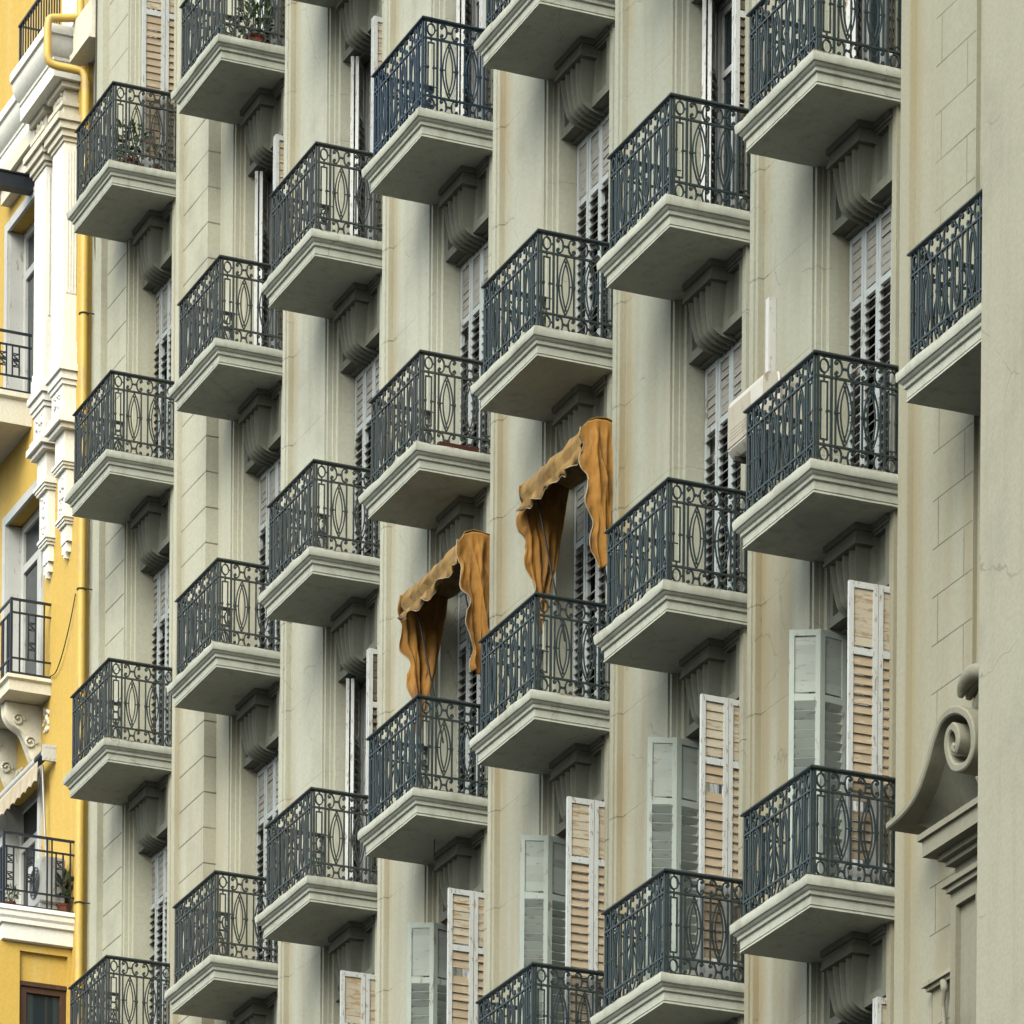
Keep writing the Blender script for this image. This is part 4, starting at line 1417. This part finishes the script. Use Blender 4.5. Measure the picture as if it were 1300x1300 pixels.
# drainpipe
bm = bmesh.new()
px = -21.235
path = [(-21.33, 0.44, 16.0), (-21.33, 0.44, 12.56), (-21.33, 0.42, 12.45), (-21.34, 0.34, 12.41), (-21.36, 0.14, 12.38), (-21.36, 0.06, 12.35), (-21.36, 0.03, 12.26), (-21.36, 0.03, 11.96), (-21.36, 0.04, 11.86), (-21.35, 0.11, 11.79), (-21.28, 0.39, 11.75), (-21.25, 0.46, 11.71), (px, 0.48, 11.60), (px, 0.48, 11.3), (px, 0.48, 8), (px, 0.48, 4), (px, 0.48, 0), (px, 0.48, -21)]
tube(bm, smooth_path(path, 4), 0.048, 14)
dp = yobj("drainpipe", bm, M["yellow_pipe"], smooth=60)
for zc in (12.70, 8.75, 5.36, 1.50):
    bm = bmesh.new()
    yy = 0.44 if zc > 12 else 0.48
    cx = -21.33 if zc > 12 else px
    tube(bm, [(cx + 0.056 * math.cos(R(a)), yy + 0.056 * math.sin(R(a)), zc) for a in range(0, 361, 24)], 0.009, 6)
    tube(bm, [(cx + 0.05, yy, zc), (cx + 0.09, 0.67, zc - 0.02)], 0.009, 6)
    obj("pipe_clamp", bm, M["cable"], dp, smooth=60)
for zc in (10.2, 7.0, 2.9, 0.2):
    bm = bmesh.new()
    tube(bm, [(px, 0.48, zc - 0.035), (px, 0.48, zc + 0.035)], 0.054, 14)
    obj("pipe_collar", bm, M["yellow_pipe"], dp, smooth=60)

# dark projecting beam
bm = bmesh.new()
box(bm, -23.50, -23.38, -0.6, 0.549, 11.17, 11.335)
box(bm, -23.52, -23.36, -0.6, 0.548, 11.336, 11.355)
box(bm, -23.52, -23.36, -0.6, 0.548, 11.15, 11.169)
tag(obj("steel_beam", bm, M["black_iron"]), "dark steel beam sticking out of the yellow building beside a white pilaster", "beam")

# white awning on the yellow building
aw = thing("awning", "cream scalloped awning with a white roller tube on the yellow building", "awning", (-23.2, 0.3, 3.6))
def awo(name, bm, mat, smooth=None):
    return obj(name, bm, mat, aw, (23.2, -0.3, -3.6), smooth=smooth)
bm = bmesh.new()
tube(bm, [(-25.2, 0.42, 3.71), (-22.43, 0.42, 3.71)], 0.055, 14)
awo("roller_tube", bm, M["white_paint"], 60)
bm = bmesh.new()
tube(bm, [(-22.72, 0.42, 3.71), (-22.45, 0.42, 3.71)], 0.060, 14)
awo("end_sleeve", bm, M["black_iron"], 60)
bm = bmesh.new()
box(bm, -22.44, -22.40, 0.38, 0.549, 3.62, 3.82)
for a in (0.41, 0.46, 0.51):
    for zc in (3.60, 3.74):
        box(bm, -22.40, -22.394, a, a + 0.018, zc + 0.04, zc + 0.06)
awo("end_bracket", bm, M["white_paint"])
bm = bmesh.new()
rows = []
for k in range(121):
    t = k / 120
    x = -25.1 + 2.50 * t
    row = []
    for j in range(7):
        q = j / 6
        z = 3.66 - 0.27 * q
        if j == 6:
            z += 0.045 * (1 - abs(math.sin(x * 14.0)))
        row.append((x, 0.375 - 0.02 * q + 0.012 * math.sin(x * 28) * q, z))
    rows.append(row)
grid_surf(bm, rows)
val = awo("valance", bm, M["cream_cloth"], 180)
md = val.modifiers.new("thickness", 'SOLIDIFY')
md.thickness = 0.005
bm = bmesh.new()
tube(bm, [(-22.62, 0.44, 3.63), (-22.62, 0.50, 2.45)], 0.016, 8)
awo("support_arm", bm, M["steel"], 60)

# air conditioner and plants on the lowest yellow balcony
ac2 = thing("air_conditioner", "white outdoor air conditioner on the lowest balcony of the yellow building", "air conditioner", (-22.0, 0.30, 1.50))
bm = bmesh.new()
box(bm, -0.27, 0.25, -0.15, 0.17, 0.13, 0.70)
bmesh.ops.bevel(bm, geom=bm.edges[:], offset=0.015, segments=2, affect='EDGES')
obj("body", bm, M["white_paint"], ac2, smooth=40)
bm = bmesh.new()
for r_ in (0.19, 0.15, 0.11, 0.07):
    tube(bm, [(0.02 + r_ * math.cos(R(a)), -0.158, 0.42 + r_ * math.sin(R(a))) for a in range(0, 361, 20)], 0.007, 5)
for a in range(0, 360, 45):
    tube(bm, [(0.02, -0.158, 0.42), (0.02 + 0.19 * math.cos(R(a)), -0.158, 0.42 + 0.19 * math.sin(R(a)))], 0.006, 5)
obj("fan_grille", bm, M["grille"], ac2)
for x in (-0.22, 0.16):
    bm = bmesh.new()
    box(bm, x, x + 0.05, -0.15, 0.17, 0.0, 0.129)
    obj("foot", bm, M["white_paint"], ac2)
plant("dark leafy plant in a red pot beside the lowest yellow balcony's air conditioner", (-21.80, 0.46, 1.50), 0.09, 0.13, (0.13, 0.12, 0.22), 110, 0.10, 21)
plant("small light green plant at the foot of the lowest yellow balcony's railing", (-21.80, -0.22, 1.50), 0.06, 0.08, (0.07, 0.09, 0.11), 60, 0.06, 22, "leaf_pale")

# loose cables
bm = bmesh.new()
tube(bm, smooth_path([(-20.66, 0.425, 14.5), (-20.675, 0.425, 11.5), (-20.69, 0.43, 9.5), (-20.72, 0.55, 8.1), (-21.10, 0.60, 7.6), (-21.16, 0.55, 6.6), (-21.17, 0.54, 5.4)], 6), 0.009, 6)
tag(obj("cable", bm, M["cable"]), "thin dark cable hanging down the seam between the two buildings", "cable")
bm = bmesh.new()
tube(bm, smooth_path([(-22.60, 0.53, 4.75), (-22.35, 0.52, 4.72), (-22.05, 0.51, 4.86), (-21.80, 0.52, 5.15), (-21.62, 0.53, 5.45)], 6), 0.007, 6)
tag(obj("cable", bm, M["cable"]), "short curved wire sagging across the yellow wall from a balcony", "cable")

pl = thing("planter_box", "empty dark red planter box on a balcony floor above the lower orange awning", "planter", (BX[3] - 0.10, 0.45, LZ[3] - 0.972))
bm = bmesh.new()
prof = [(0.0, 0.0), (1.0, 0.0), (1.0, 1.0), (0.86, 1.0), (0.84, 0.75), (0.0, 0.75)]
rows = [[(sx * (0.075 + 0.02 * zz) * r_ , sy * (0.20 + 0.02 * zz) * r_, 0.075 * zz) for sx, sy in ((-1, -1), (1, -1), (1, 1), (-1, 1), (-1, -1))] for r_, zz in prof]
grid_surf(bm, rows)
bmesh.ops.remove_doubles(bm, verts=bm.verts[:], dist=0.0003)
obj("box", bm, M["dark_red"], pl)
bm = bmesh.new()
box(bm, -0.062, 0.062, -0.18, 0.18, 0.04, 0.060)
obj("soil", bm, M["brown_wood"], pl)
bm = bmesh.new()
tube(bm, smooth_path([(BX[3] - 0.60, 0.45, LZ[4] - 1.23), (BX[3] - 0.61, 0.45, LZ[4] - 1.34), (BX[3] - 0.60, 0.45, LZ[4] - 1.42), (BX[3] - 0.58, 0.45, LZ[4] - 1.50)], 5), 0.006, 6)
tag(obj("cable", bm, M["cable"]), "short dark wire dangling below the balcony of the lower orange awning", "cable")
